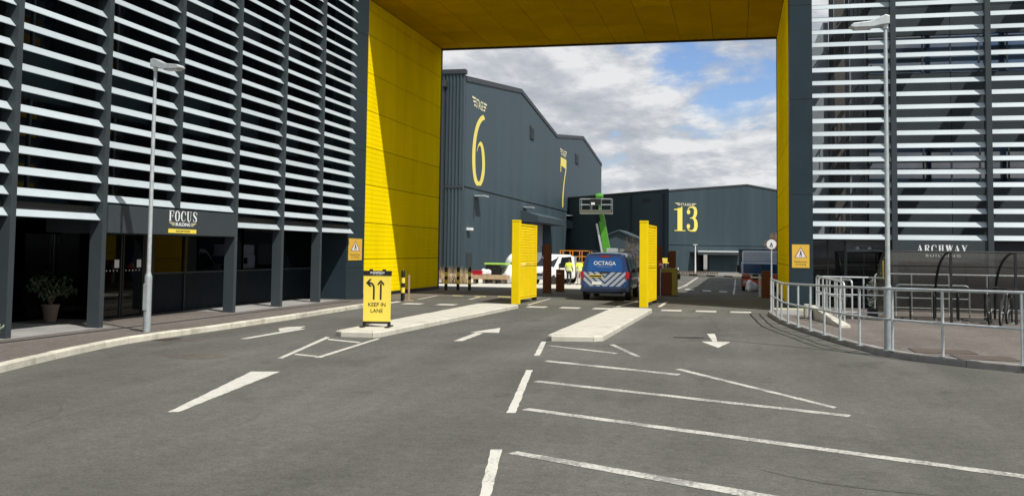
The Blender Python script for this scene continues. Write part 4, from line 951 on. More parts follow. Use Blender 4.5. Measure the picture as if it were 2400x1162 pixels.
# ---- curved pedestrian railing
RP = [(1.04, 31.66), (1.06, 30.3), (1.13, 29.0), (1.18, 27.56), (1.28, 26.1), (1.46, 24.9), (1.67, 23.8), (1.89, 22.72), (2.10, 21.5), (2.36, 20.4), (2.84, 19.5), (3.55, 18.62), (4.58, 17.62), (5.65, 16.85), (6.9, 16.2)]
def rail_top(y): return 1.12+max(0, (27-y))*.021
rl_ = thing('guard_railing', (2.0, 24, .12), 'curved galvanised guard railing along the pavement edge', 'railing')
for (x, y) in RP:
    MB().tube([(x, y, .12), (x, y, rail_top(y)-.02)], .026, 10).build('post', GALV, rl_, smooth=True)
    MB().lathe([(.07, 0), (.07, .012)], (x, y, .119), 12).build('base_flange', GALVD, rl_)
pts = resample(RP, .35)
pc = []
for i, p in enumerate(pts): pc.append((p.x, p.y))
MB().tube([(x, y, rail_top(y)) for x, y in pc], .026, 10).build('top_rail', GALV, rl_, smooth=True)
MB().tube([(x, y, .12+(rail_top(y)-.12)*.50) for x, y in pc], .024, 10).build('mid_rail', GALV, rl_, smooth=True)

# ---- ramp with parapet and hand railings
rw = thing('ramp_wall', (2.3, 27, .12), 'low pale sloping ramp wall behind the railing', 'wall')
MB().prism([(2.0, 28.9), (2.22, 28.9), (2.72, 25.3), (2.48, 25.2)], .115, lambda p: .17+(p[1]-25.2)/3.7*.30).build('parapet', CONC, rw)
B(1.84, 2.02, 28.3, 28.95, .115, .50).build('end_block', CONC, rw, bevel=.05)
tk = thing('tactile_kerb', (1.5, 31.2, .115), 'pale yellow edged step at the foot of the grey pillar', 'kerb'); B(1.15, 2.6, 32.6, 32.8, .115, .16).build('nosing', PALEW, tk); B(1.2, 2.3, 30.0, 32.59, .115, .125).build('paving', SLAB, tk)
def hoop_rail(pa, pb, h, label, mids=1, posts=3, top2=None):
    pa, pb = Vector(pa), Vector(pb); t = thing('hand_railing', pa, label, 'railing', group='galvanised ramp hand railings')
    d = pb-pa
    loop = fillet([(0, 0, 0), (0, 0, h), (d.x, d.y, d.z+h), (d.x, d.y, d.z)], .14, 5)
    MB().tube(loop, .024, 9).build('hoop', GALV, t, False, True)
    for k in range(1, mids+1): MB().tube([(0, 0, h*(1-k*.42)), (d.x, d.y, d.z+h*(1-k*.42))], .02, 8).build('mid_rail', GALV, t, False, True)
    for k in range(1, posts-1):
        q = d*(k/(posts-1)); MB().tube([q, q+Z*h], .022, 8).build('post', GALV, t, False, True)
    return t
hoop_rail((2.18, 28.7, .30), (2.66, 26.1, .20), 1.0, 'hooped hand railing on the ramp wall nearest the camera', 2, 5)
hoop_rail((2.42, 30.9, .12), (3.12, 28.6, .12), 1.08, 'hooped hand railing behind the ramp wall', 2, 5)
hoop_rail((2.25, 28.9, .115), (4.05, 28.75, .115), 1.16, 'long hand railing left of the cycle shelter', 2, 4)
hoop_rail((4.15, 31.9, .115), (9.4, 31.6, .115), 1.22, 'long hand railing seen through the cycle shelter', 2, 6)
hoop_rail((4.6, 30.9, .115), (6.6, 30.75, .115), .92, 'lower hand railing behind the cycle stands', 1, 3)

# ---- cycle shelter
cs = thing('cycle_shelter', (5.6, 28.6, .115), 'smoked barrel roofed cycle shelter beside the railing', 'shelter')
SY, SB = 28.3, 30.5; ZT = 2.02
SXS = [4.02, 5.62, 7.22, 8.82]
def arc(n=10):
    r = []
    for k in range(n+1):
        a = math.pi/2*k/n; r.append((SY+(SB-SY)*math.sin(a), .25+(ZT-.25)*math.cos(a)**.75))
    return r
AR = arc()
for x in SXS:
    B(x-.03, x+.03, SY-.03, SY+.03, .115, ZT-.03).build('front_post', DARK2, cs)
    MB().tube([(x, y, z) for y, z in AR]+[(x, SB, .115)], .035, 8).build('rib', DARK2, cs, smooth=True)
for a, b in zip(SXS, SXS[1:]):
    vs = [(x, y, z+.01) for y, z in AR for x in (a+.03, b-.03)]
    MB().add(vs, [(2*i, 2*i+1, 2*i+3, 2*i+2) for i in range(len(AR)-1)]).build('roof_sheet', POLY, cs, smooth=True)
for yz in (AR[0], AR[5], AR[8]): MB().tube([(SXS[0]-.05, yz[0], yz[1]+.0), (SXS[-1], yz[0], yz[1])], .022, 8).build('purlin', DARK2, cs, smooth=True)
for x in (SXS[0], SXS[-1]):
    poly = [(y, z) for y, z in AR]+[(SY, .25)]
    MB().extr(poly, (x-.035, 0, 0), Y, Z, (-.006, 0, 0)).build('end_sheet', POLY, cs)
B(3.962, 3.968, SY+.35, SY+.55, 1.25, 1.75).build('notice', YSIGN, cs)
for k in range(6):
    x = 4.75+.62*k+(.0 if k < 3 else .1)
    t = thing('cycle_stand', (x, 29.3, .115), ('%s black hooped cycle stand in the shelter, counting from the lamp post' % ('first second third fourth fifth sixth'.split()[k])), 'cycle stand', group='cycle stands in the shelter')
    MB().tube(fillet([(-.06, -.38, 0), (-.06, -.38, .76), (.06, .38, .76), (.06, .38, 0)], .16, 5), .025, 9).build('hoop', BLACK, t, False, True)
    for s in (-1, 1): MB().lathe([(.07, 0), (.07, .012)], (.06*s, .38*s, 0), 10).build('base_flange', GALVD, t, False)

# ---- bicycles
def bicycle(loc, rz, lean, label, m):
    t = thing('bicycle', loc, label, 'bicycle', group='bicycles in the shelter'); t.rotation_euler = (0, lean, rz)
    r = .34; a, b = -.52, .52
    for y in (a, b):
        pts = [(0, y+r*math.cos(2*math.pi*k/28), r+r*math.sin(2*math.pi*k/28)) for k in range(28)]
        w = MB().tube([(0, y+(r-.02)*math.cos(2*math.pi*k/28), r+(r-.02)*math.sin(2*math.pi*k/28)) for k in range(28)], .027, 8, True).build('wheel', TYRE, t, False, True)
        MB().tube([(-.04, y, r), (.04, y, r)], .02, 8).build('hub', GALV, w, False)
        for k in range(10):
            an = math.pi*2*k/10; MB().tube([(0, y, r), (0, y+(r-.04)*math.cos(an), r+(r-.04)*math.sin(an))], .0025, 4).build('spoke', GALV, w, False)
    bbk, st, hd, hd2 = (0, -.06, .30), (0, -.20, .78), (0, .36, .82), (0, .40, .70)
    fr = MB()
    for p, q in ((bbk, st), (st, hd), (bbk, hd2), (bbk, (0, a, r)), ((0, -.18, .72), (0, a, r))): fr.tube([p, q], .019, 8)
    fr.build('frame', m, t, False, True)
    MB().tube([(0, .33, .92), hd2, (0, b, r)], .017, 8).build('fork', m, t, False, True)
    MB().tube(fillet([(-.30, .28, .98), (-.12, .34, .96), (.12, .34, .96), (.30, .28, .98)], .08), .013, 8).build('handlebar', BLACK, t, False, True)
    MB().tube([st, (0, -.24, .90)], .014, 8).build('seat_post', GALV, t, False)
    MB().extr([(-.12, .0), (.14, .01), (.15, .03), (-.10, .06), (-.14, .05)], (-.05, -.24, .90), Y, Z, (.10, 0, 0)).build('saddle', BLACK, t, False, bevel=.012)
    c = MB().lathe([(.09, -.006), (.09, .006)], (.05, -.06, .30), 16, 'X').build('chainset', GALVD, t, False)
    MB().tube([(.06, -.06, .30), (.06, .06, .20), (.12, .06, .20)], .01, 6).build('crank', GALVD, c, False)
    MB().tube([(-.06, -.06, .30), (-.06, -.18, .40), (-.12, -.18, .40)], .01, 6).build('crank', GALVD, c, False)
bicycle((6.50, 27.95, .115), R(165), R(5), 'black bicycle leaning in the shelter, the nearer of two', M('bike_black', (.02, .02, .022), .35))
bicycle((6.86, 28.05, .115), R(158), R(-4), 'dark grey bicycle behind the nearer bicycle in the shelter', M('bike_grey', (.05, .055, .06), .35))

# ================================================================== VAN
van = thing('van', (-5.02, 37.9, 0), 'blue van with silver chevrons and OCTAGA on its tailgate', 'van', rz=R(.5))
def loft(stations, close=True):
    """stations: (y, [(x,z)...]) half sections from sill to roof centre, mirrored"""
    mb = MB(); n = len(stations[0][1]); full = []
    for y, s in stations:
        ring = [(x, y, z) for x, z in s]+[(-x, y, z) for x, z in reversed(s)]
        full.append(ring)
    N_ = 2*n; vs = [p for r in full for p in r]; fs = []
    for i in range(len(full)-1):
        for k in range(N_):
            j = (k+1) % N_; fs.append((i*N_+k, i*N_+j, (i+1)*N_+j, (i+1)*N_+k))
    fs += [tuple(range(N_))[::-1], tuple(range((len(full)-1)*N_, len(full)*N_))]
    return mb.add(vs, fs)
def vsec(w, zt, k=1.0, zb=.34):
    belt = min(1.08, zt*.62)
    return [(w*.86, zb), (w*.98, zb+.10), (w, zb+.35), (w*.985, belt), (w*(.985-.15*k)+.0, zt-.20), (w*(.985-.22*k), zt-.07), (w*.60, zt-.015), (w*.2, zt)]
b_ = loft([(.05, vsec(.93, 1.80)), (.10, vsec(.95, 1.84)), (.40, vsec(.955, 1.87)), (2.6, vsec(.955, 1.89)), (3.35, vsec(.95, 1.85)), (3.55, vsec(.95, 1.78)), (4.15, vsec(.945, 1.16, .35)), (4.55, vsec(.92, 1.06, .3)), (4.80, vsec(.86, .90, .25)), (4.86, vsec(.78, .72, .2))])
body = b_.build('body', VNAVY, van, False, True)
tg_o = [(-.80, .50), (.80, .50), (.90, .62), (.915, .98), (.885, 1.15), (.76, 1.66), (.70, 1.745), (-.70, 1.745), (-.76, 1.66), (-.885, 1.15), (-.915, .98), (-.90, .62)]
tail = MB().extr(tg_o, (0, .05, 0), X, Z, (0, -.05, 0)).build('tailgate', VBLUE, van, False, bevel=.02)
MB().extr([(-.70, 1.13), (.70, 1.13), (.63, 1.66), (-.63, 1.66)], (0, -.001, 0), X, Z, (0, -.008, 0)).build('rear_window', M('blue_film', (.014, .095, .36), .18, var=.05), tail, False, bevel=.004)
def clip_poly(poly, edge):
    (ax, ay), (bx, by) = edge; o = []
    ins = lambda p: (bx-ax)*(p[1]-ay)-(by-ay)*(p[0]-ax) >= -1e-9
    for i in range(len(poly)):
        p, q = poly[i], poly[(i+1) % len(poly)]; ip, iq = ins(p), ins(q)
        if ip: o.append(p)
        if ip != iq:
            d1 = (bx-ax)*(p[1]-ay)-(by-ay)*(p[0]-ax); d2 = (bx-ax)*(q[1]-ay)-(by-ay)*(q[0]-ax); tt = d1/(d1-d2)
            o.append((p[0]+(q[0]-p[0])*tt, p[1]+(q[1]-p[1])*tt))
    return o
zone = [(-.86, .56), (.86, .56), (.88, .98), (.85, 1.11), (-.85, 1.11), (-.88, .98)]
for s in (-1, 1):
    for k in range(-1, 6):
        z0 = .46+k*.23-.2; w = .115; kk = .92
        st_ = [(0.001*s, z0), (s*1.0, z0+kk), (s*1.0, z0+kk+w*1.3), (0.001*s, z0+w*1.3)]
        if s < 0: st_ = st_[::-1]
        pg = st_
        for e in zip(zone, zone[1:]+zone[:1]):
            if len(pg) >= 3: pg = clip_poly(pg, e)
        if len(pg) >= 3 and max(p[1] for p in pg)-min(p[1] for p in pg) > .03:
            MB().add([(p[0], -.006, p[1]) for p in pg], [tuple(range(len(pg)))]).build('chevron_stripe', SILV, tail, False)
sans('lettering', 'OCTAGA', .155, (0, -.0115, 1.38), X, Z, WHITEP, tail, width=.86, bold=.012, world=False)
sans('lettering', 'SECURITY SERVICES', .035, (0, -.0115, 1.30), X, Z, SILV, tail, width=.56, world=False)
plt = B(-.62, -.10, -.016, -.008, .90, 1.01).build('number_plate', YSIGN, tail, False); B(-.60, -.12, -.020, -.0165, .925, .985).build('plate_characters', BLACKP, plt, False)
B(-.16, .16, -.03, -.008, 1.085, 1.12).build('handle', BLACK, tail, False, bevel=.008)
B(-.50, -.13, -.016, -.008, .62, .74).build('sticker', WHITEP, tail, False)
B(-.16, .18, -.014, .0, 1.70, 1.75).build('brake_light', TAIL, tail, False)
for s in (-1, 1):
    MB().extr([(s*.80, .86), (s*.93, .86), (s*.955, 1.0), (s*.945, 1.14), (s*.83, 1.12)], (0, .10, 0), X, Z, (0, -.13, 0)).build('tail_light', TAIL, van, False, bevel=.012)
B(-.94, .94, -.075, .3, .33, .52).build('rear_bumper', VNAVY, van, False, bevel=.04)
B(-.70, .70, -.03, .3, .27, .34).build('bumper_valance', BLACK, van, False)
for s in (-1, 1):
    for y0, y1 in ((.35, 1.35), (1.50, 2.55), (2.72, 3.45)):
        q = MB(); f = lambda z: .955-.145*(z-1.10)/.55
        za, zb = 1.12, 1.62
        q.add([(s*(f(za)+.004), y0, za), (s*(f(za)+.004), y1+(.25 if y0 > 2.6 else 0), za), (s*(f(zb)+.004), y1-.1, zb), (s*(f(zb)+.004), y0+.05, zb)], [(0, 1, 2, 3) if s > 0 else (3, 2, 1, 0)]).build('side_window', GLASSV, van, False)
    for y_ in (1.42, 2.63, 3.62): MB().add([(s*.958, y_, .45), (s*.958, y_+.012, .45), (s*.948, y_+.012, 1.1), (s*.948, y_, 1.1)], [(0, 1, 2, 3) if s > 0 else (3, 2, 1, 0)]).build('door_gap', BLACK, van, False)
    MB().tube([(s*.962, .45, .98), (s*.962, 2.6, .98)], .012, 6).build('slide_rail', BLACK, van, False)
    m_ = MB().extr([(0, 0), (.20, .02), (.22, .20), (.02, .22)], (s*.96, 3.35, 1.05), (s, 0, 0), Z, (0, .12, 0)).build('mirror', BLACK, van, False, bevel=.02)
    MB().tube([(s*.70, .5, 1.86), (s*.70, .5, 1.93), (s*.70, 3.1, 1.93), (s*.70, 3.1, 1.86)], .018, 6).build('roof_rail', BLACK, van, False)
    for y in (.92, 3.95):
        w = MB().lathe([(.20, -.10), (.31, -.105), (.33, -.08), (.33, .08), (.31, .105), (.20, .10)], (s*.84, y, .33), 22, 'X').build('wheel', TYRE, van, False, True)
        MB().lathe([(.20, -.01), (.17, .01), (.05, .03)], (s*.93 if s > 0 else -.96, y, .33), 18, 'X').build('rim', RIM, w, False, True)
MB().extr([(-.74, 3.57), (.74, 3.57), (.84, 4.13), (-.84, 4.13)], (0, 0, 0), X, Y, (0, 0, .001)) 
MB().add([(-.76, 3.58, 1.74), (.76, 3.58, 1.74), (.86, 4.14, 1.17), (-.86, 4.14, 1.17)], [(0, 3, 2, 1)]).build('windscreen', GLASSV, van, False)
B(.35, .55, 2.0, 2.3, 1.90, 2.02).build('beacon', WHITE, van, False, bevel=.02)

# ================================================================== people
def person(loc, rz, label, top, legs, pose, scale=1.0):
    """one skinned surface; materials by height: shoes/trousers, vest, skin, hair"""
    J = dict(pel=(0, 0, .95), sp=(0, -.01, 1.15), ch=(0, 0, 1.36), nk=(0, .01, 1.50), hd=(0, .03, 1.60), ht=(0, .02, 1.74))
    J.update(pose)
    E = [('pel', 'sp'), ('sp', 'ch'), ('ch', 'nk'), ('nk', 'hd'), ('hd', 'ht')]
    rad = dict(pel=(.15, .11), sp=(.15, .11), ch=(.18, .12), nk=(.062, .062), hd=(.085, .10), ht=(.075, .085))
    for s, d in (('l', -1), ('r', 1)):
        J.setdefault('sh'+s, (d*.19, 0, 1.42)); J.setdefault('el'+s, (d*.25, -.02, 1.15)); J.setdefault('wr'+s, (d*.24, .10, .93)); J.setdefault('ha'+s, (d*.23, .14, .84))
        J.setdefault('hp'+s, (d*.095, 0, .90)); J.setdefault('kn'+s, (d*.11, .03, .50)); J.setdefault('an'+s, (d*.12, -.02, .09)); J.setdefault('to'+s, (d*.13, .16, .035))
        E += [('ch', 'sh'+s), ('sh'+s, 'el'+s), ('el'+s, 'wr'+s), ('wr'+s, 'ha'+s), ('pel', 'hp'+s), ('hp'+s, 'kn'+s), ('kn'+s, 'an'+s), ('an'+s, 'to'+s)]
        rad.update({'sh'+s: (.075, .075), 'el'+s: (.055, .055), 'wr'+s: (.035, .035), 'ha'+s: (.045, .025), 'hp'+s: (.10, .10), 'kn'+s: (.068, .068), 'an'+s: (.048, .052), 'to'+s: (.045, .035)})
    names = list(J); idx = {n: i for i, n in enumerate(names)}
    me = bpy.data.meshes.new('person'); me.from_pydata([J[n] for n in names], [(idx[a], idx[b]) for a, b in E], [])
    o = bpy.data.objects.new('person', me); COL.objects.link(o)
    sk = o.modifiers.new('skin', 'SKIN'); ss = o.modifiers.new('sub', 'SUBSURF'); ss.levels = 2; ss.render_levels = 2
    lay = me.skin_vertices[0] if me.skin_vertices else None
    for n in names:
        v = lay.data[idx[n]]; v.radius = rad[n]; v.use_root = (n == 'pel')
    dg = bpy.context.evaluated_depsgraph_get(); nm = bpy.data.meshes.new_from_object(o.evaluated_get(dg)); bpy.data.objects.remove(o)
    ms = [BLACK, legs, top, SKIN, HAIR, HIBAND]; nm.materials.clear()
    for m_ in ms: nm.materials.append(m_)
    for p in nm.polygons:
        c = p.center; r = math.hypot(c.x, c.y); p.use_smooth = True
        k = 0 if c.z < .09 else 1 if c.z < .96 else 2 if c.z < 1.49 else 3
        if abs(c.x) > .20 and c.z < 1.22: k = 3
        if c.z > 1.66 or (c.z > 1.56 and c.y < .01): k = 4
        if k == 2 and (1.02 < c.z < 1.07 or 1.16 < c.z < 1.21) and top == HIVIS: k = 5
        p.material_index = k
    o = obj('person', nm); o.location = loc; o.rotation_euler = (0, 0, rz); o.scale = (scale,)*3
    return tag(o, label, 'person')
person((-10.98, 64.7, gz(64.7)), R(-10), 'person in hi vis vest and dark trousers facing away, left of the two', HIVIS, TROU, dict(knl=(-.13, .10, .50), anl=(-.16, .22, .09), tol=(-.17, .38, .035), anr=(.12, -.22, .10), tor=(.13, -.08, .035)))
person((-10.42, 65.6, gz(65.6)), R(35), 'person in hi vis vest and pale trousers beside the blue van', HIVIS, TROUL, dict(wrr=(.16, .25, 1.15), har=(.12, .32, 1.22)))
person((-10.5, 150.0, gz(150)), R(100), 'distant person in black clothing by the shed with the 13', TROU, TROU, {}, 1.02)

# ================================================================== yard vehicles and plant
def wheel(par, x, y, z, r, w, axis='X'):
    t = MB().lathe([(r*.6, -w*.5), (r*.95, -w*.5), (r, -w*.4), (r, w*.4), (r*.95, w*.5), (r*.6, w*.5)], (x, y, z), 18, axis).build('wheel', TYRE, par, False, True)
    MB().lathe([(r*.58, -w*.3), (r*.58, w*.3)], (x, y, z), 14, axis).build('rim', RIM, t, False); return t
pk = thing('pickup_truck', (-12.0, 68.3, gz(68.3)), 'white flatbed pickup parked behind the tall rust pillar', 'truck', rz=R(150))
def psec(w, zt, zb=.42): return [(w*.9, zb), (w, zb+.15), (w, zb+.45), (w*.98, min(zt-.1, 1.15)), (w*.86, zt-.06), (w*.7, zt), (w*.2, zt+.01)]
loft([(-.2, psec(.92, 2.0)), (.05, psec(.95, 2.08)), (1.1, psec(.95, 2.1)), (1.35, psec(.94, 2.02)), (2.0, psec(.93, 1.25)), (2.7, psec(.88, 1.08)), (2.85, psec(.80, .85))]).build('cab', WHITE, pk, False, True)
MB().add([(-.76, 1.38, 1.98), (.76, 1.38, 1.98), (.86, 2.0, 1.27), (-.86, 2.0, 1.27)], [(0, 3, 2, 1)]).build('windscreen', GLASSV, pk, False)
for s in (-1, 1):
    MB().add([(s*.945, .15, 1.2), (s*.95, 1.55, 1.2), (s*.86, 1.2, 1.9), (s*.84, .15, 1.95)], [(0, 1, 2, 3) if s > 0 else (3, 2, 1, 0)]).build('side_window', GLASSV, pk, False)
    B(s*.62-.16, s*.62+.16, 2.78, 2.86, .72, .92).build('headlight', GALV, pk, False, bevel=.02)
    B(s*1.02-.07, s*1.02+.07, 1.5, 1.6, 1.2, 1.5).build('mirror', BLACK, pk, False)
    wheel(pk, s*.82, 2.05, .36, .36, .22); wheel(pk, s*.82, -2.0, .36, .36, .22)
B(-.55, .55, 2.80, 2.88, .62, .80).build('grille', BLACK, pk, False); B(-.9, .9, 2.75, 2.93, .38, .58).build('bumper', GALVD, pk, False, bevel=.03)
B(-1.0, 1.0, -3.1, -.25, .85, .98).build('flatbed', GALVD, pk, False)
for s in (-1, 1): B(s*.98-.02, s*.98+.02, -3.1, -.25, .98, 1.35).build('side_board', WHITE, pk, False)
B(-1, 1, -.24, -.2, .98, 2.0).build('head_board', GALVD, pk, False)

plt_ = thing('access_platform', (-11.6, 71, gz(71)), 'orange railed access platform behind the people in hi vis', 'platform lift')
zz0 = gz(71)
B(-12.6, -10.5, 70.6, 71.6, zz0+.45, zz0+1.1).build('chassis', GALVD, plt_)
for x in (-12.3, -10.8):
    for y in (70.7, 71.5): MB().lathe([(.3, -.1), (.3, .1)], (x, y, zz0+.32), 16, 'Y').build('wheel', TYRE, plt_)
for k in range(3): MB().tube([(-12.4, 71.1, zz0+1.1+.12*k), (-10.7, 71.1, zz0+1.22+.12*k)], .04, 6).build('scissor_arm', ORANGE, plt_)
B(-12.65, -10.45, 70.5, 71.7, zz0+1.5, zz0+1.62).build('deck', ORANGE, plt_)
for z in (2.0, 2.42): MB().tube([(-12.63, 70.52, zz0+z), (-10.47, 70.52, zz0+z), (-10.47, 71.68, zz0+z), (-12.63, 71.68, zz0+z)], .035, 6, True).build('guard_rail', ORANGE, plt_)
for x in (-12.63, -11.9, -11.2, -10.47):
    for y in (70.52, 71.68): MB().tube([(x, y, zz0+1.6), (x, y, zz0+2.42)], .035, 6).build('guard_post', ORANGE, plt_)

bl = thing('boom_lift', (-10.2, 80, gz(80)), 'lime green boom lift with raised cage behind the blue van', 'boom lift')
bz = gz(80)
B(-11.3, -8.9, 78.8, 81.4, bz+.5, bz+1.0).build('chassis', GALVD, bl, bevel=.05)
for x in (-11.2, -9.0):
    for y in (79.1, 81.1): MB().lathe([(.25, -.17), (.46, -.17), (.48, -.12), (.48, .12), (.46, .17), (.25, .17)], (x, y, bz+.48), 18, 'X').build('wheel', TYRE, bl, smooth=True)
B(-11.35, -9.7, 79.2, 81.0, bz+1.05, bz+2.2).build('turret', M('turret_grey', (.30, .31, .28), .5), bl, bevel=.1)
B(-10.4, -9.6, 79.3, 80.9, bz+2.2, bz+2.75).build('counterweight', GALVD, bl, bevel=.06)
def beam(p, q, w0, w1, n, m_):
    p, q = Vector(p), Vector(q); d = (q-p).normalized(); s = Vector((0, 1, 0)); u = d.cross(s).normalized()
    vs = [p+u*w0*a+s*w0*b for a, b in ((-1, -1), (1, -1), (1, 1), (-1, 1))]+[q+u*w1*a+s*w1*b for a, b in ((-1, -1), (1, -1), (1, 1), (-1, 1))]
    return MB().add(vs, [(3, 2, 1, 0), (4, 5, 6, 7), (0, 1, 5, 4), (1, 2, 6, 5), (2, 3, 7, 6), (3, 0, 4, 7)]).build(n, m_, bl)
beam((-10.36, 80, bz+2.2), (-10.85, 80, 4.4), .28, .24, 'boom', GREEN); beam((-10.72, 80, 4.3), (-11.0, 80, 5.3), .18, .16, 'boom_extension', GREEN)
beam((-10.78, 79.75, bz+2.4), (-11.25, 79.75, 4.2), .08, .08, 'cylinder', GALV)
MB().lathe([(.0, -.3), (.24, -.28), (.30, 0), (.24, .28), (.0, .3)], (-11.1, 80.2, 6.45), 14, 'X').build('jib_head', GREEN, bl, smooth=True)
beam((-11.05, 80.3, 5.2), (-11.1, 80.2, 6.4), .12, .10, 'jib', GREEN)
c0 = [(-12.55, 79.0), (-9.98, 79.0), (-9.98, 79.9), (-12.55, 79.9)]
B(-12.57, -9.96, 78.98, 79.92, 5.0, 5.08).build('cage_floor', GALVD, bl)
B(-12.57, -9.96, 78.95, 78.98, 5.0, 5.32).build('kick_plate', M('dull_mesh', (.11, .11, .085), .7, var=.3, vscale=20), bl)
for z in (5.75, 6.22): MB().tube([(x, y, z) for x, y in c0], .022, 6, True).build('cage_rail', GALVD, bl)
for x in (-12.55, -11.7, -10.9, -9.98):
    for y in (79.0, 79.9): MB().tube([(x, y, 5.0), (x, y, 6.22)], .02, 6).build('cage_post', GALVD, bl)
B(-11.7, -10.8, 78.85, 79.0, 5.7, 6.2).build('control_box', BLACK, bl); B(-11.6, -11.3, 78.82, 78.85, 5.72, 5.9).build('decal', WHITE, bl)

# goods on the apron
def gpos(x, y): return (x, y, gz(y)+.006)
pal = thing('timber_bench', gpos(-16.2, 63.8), 'long low pale timber bench in front of the sheeted goods', 'bench')
for dy in (-.3, 0, .3): B(-1.25, 1.25, dy-.13, dy+.13, .30, .58).build('plank', WOOD, pal, False)
for dx in (-1.0, -.35, .35, 1.0): B(dx-.08, dx+.08, -.4, .4, 0, .30).build('trestle', TWIG, pal, False)
rc = thing('crate', (-17.05, 63.8, gz(63.8)+.586), 'red plastic crate on the left end of the timber bench', 'crate'); MB().prism([(-.33, -.25), (.33, -.25), (.33, .25), (-.33, .25)], 0, .24).build('tub', RED, rc, False, bevel=.02); B(-.36, .36, -.28, .28, .24, .29).build('rim', RED, rc, False)
bk = thing('storage_box', gpos(-16.3, 65.4), 'black box with lime green lid behind the timber bench', 'box'); B(-.55, .45, -.35, .35, 0, 1.28).build('tub', BLACK, bk, False, bevel=.03); MB().prism([(-.65, -.42), (1.0, -.42), (1.0, .42), (-.65, .42)], 1.28, 1.40).build('lid', LIME, bk, False, bevel=.03)
def lumpy(name, loc, r, m_, label, cat, seed):
    rnd = random.Random(seed); bm = bmesh.new(); bmesh.ops.create_icosphere(bm, subdivisions=3, radius=1)
    for v in bm.verts:
        k = 1+.18*math.sin(v.co.x*5+seed)+.14*math.sin(v.co.y*7+v.co.z*4+seed)+rnd.uniform(-.04, .04)
        v.co = Vector((v.co.x*r[0]*k, v.co.y*r[1]*k, max(-.45, v.co.z)*r[2]*k))
    zmin = min(v.co.z for v in bm.verts)
    for v in bm.verts: v.co.z -= zmin
    me = bpy.data.meshes.new(name); bm.to_mesh(me); bm.free(); me.materials.append(m_)
    for p in me.polygons: p.use_smooth = True
    o = obj(name, me); o.location = loc; return tag(o, label, cat)
lumpy('sheeted_goods', gpos(-15.4, 65.8), (.9, .6, .75), RUBBLE, 'white sheeted heap right of the lime lidded box', 'sheeted goods', 1)
lumpy('white_sack', (-16.55, 63.85, gz(63.8)+.586), (.34, .22, .24), RUBBLE, 'white sack next to the red crate on the bench', 'sack', 4)
mxr = thing('cement_mixer', gpos(-15.2, 67.0), 'white cement mixer with tilted drum beside the left yellow gate', 'cement mixer')
dr = MB().lathe([(.28, -.75), (.38, -.7), (.62, -.2), (.66, .15), (.55, .5), (.30, .62)], n=20)
Mx = Matrix.Translation((0, 0, 1.45)) @ Matrix.Rotation(R(-55), 4, 'Y'); dr.v = [tuple(Mx @ Vector(p)) for p in dr.v]
dr.build('drum', WHITE, mxr, False, True)
mo = MB().lathe([(.30, -.78), (.33, -.78), (.33, -.70), (.30, -.70)], n=20); mo.v = [tuple(Mx @ Vector(p)) for p in mo.v]; mo.build('drum_mouth', BLACK, mxr, False)
for s in (-1, 1): MB().tube([(-.45, .5*s, 0), (0, .45*s, 1.3), (.5, .5*s, 0)], .05, 6).build('stand', BLACK, mxr, False)
MB().tube([(-.15, -.75, 1.45), (.15, -.75, 1.25), (.8, -.7, .95)], .06, 6).build('chute', BLACK, mxr, False)

# lorry in the shade of the arch building
lo = thing('lorry', (1.35, 56.0, gz(56)), 'lorry with pale blue cab and red bumper parked in shade behind the barrier', 'lorry', rz=R(180))
def lb(x0, x1, y0, y1, z0, z1, n, m_, bv=.03, p=None): return B(x0, x1, y0, y1, z0, z1).build(n, m_, p or lo, False, bevel=bv)
lb(-1.05, 1.1, -1.6, .0, .75, 1.62, 'cab', LORRY, .06); lb(-1.0, 1.05, -1.6, -.05, 1.62, 2.25, 'roof_fairing', LORRY, .10)
lb(-.95, 1.0, -.06, .03, 1.0, 1.52, 'windscreen', M('lorry_screen', (.03, .09, .22), .08, var=.1), .02); lb(-.06, .0, .03, .04, 1.0, 1.52, 'screen_pillar', BLACK, .002)
MB().extr([(-1.0, .28), (1.05, .28), (1.05, .95), (.7, .95), (.45, .62), (-.35, .62), (-.6, .95), (-1.0, .95)], (0, .0, 0), X, Z, (0, .12, 0)).build('bumper', LRED, lo, False, bevel=.02)
lb(-.4, .5, .02, .06, .66, .95, 'grille', BLACK, .01)
for s in (-.78, .83): lb(s-.16, s+.16, .10, .14, .42, .6, 'headlight', GALV, .01)
lb(-1.2, 1.25, -7.5, -1.75, .95, 2.35, 'box_body', M('lorry_box', (.06, .07, .09), .5), .03); lb(-.4, .45, -7.4, -.2, .5, .9, 'chassis', BLACK, .02)
for s in (-.88, .93):
    for y in (-.8, -5.6): wheel(lo, s, y, .46, .46, .28)
for s in (-1.22, 1.27): lb(s-.08, s+.08, -.15, .05, 1.05, 1.45, 'mirror', BLACK, .02)
lumpy('white_sack', (.75, 54.6, gz(54.6)), (.34, .3, .36), RUBBLE, 'grey white sack on the ground before the lorry', 'sack', 9)

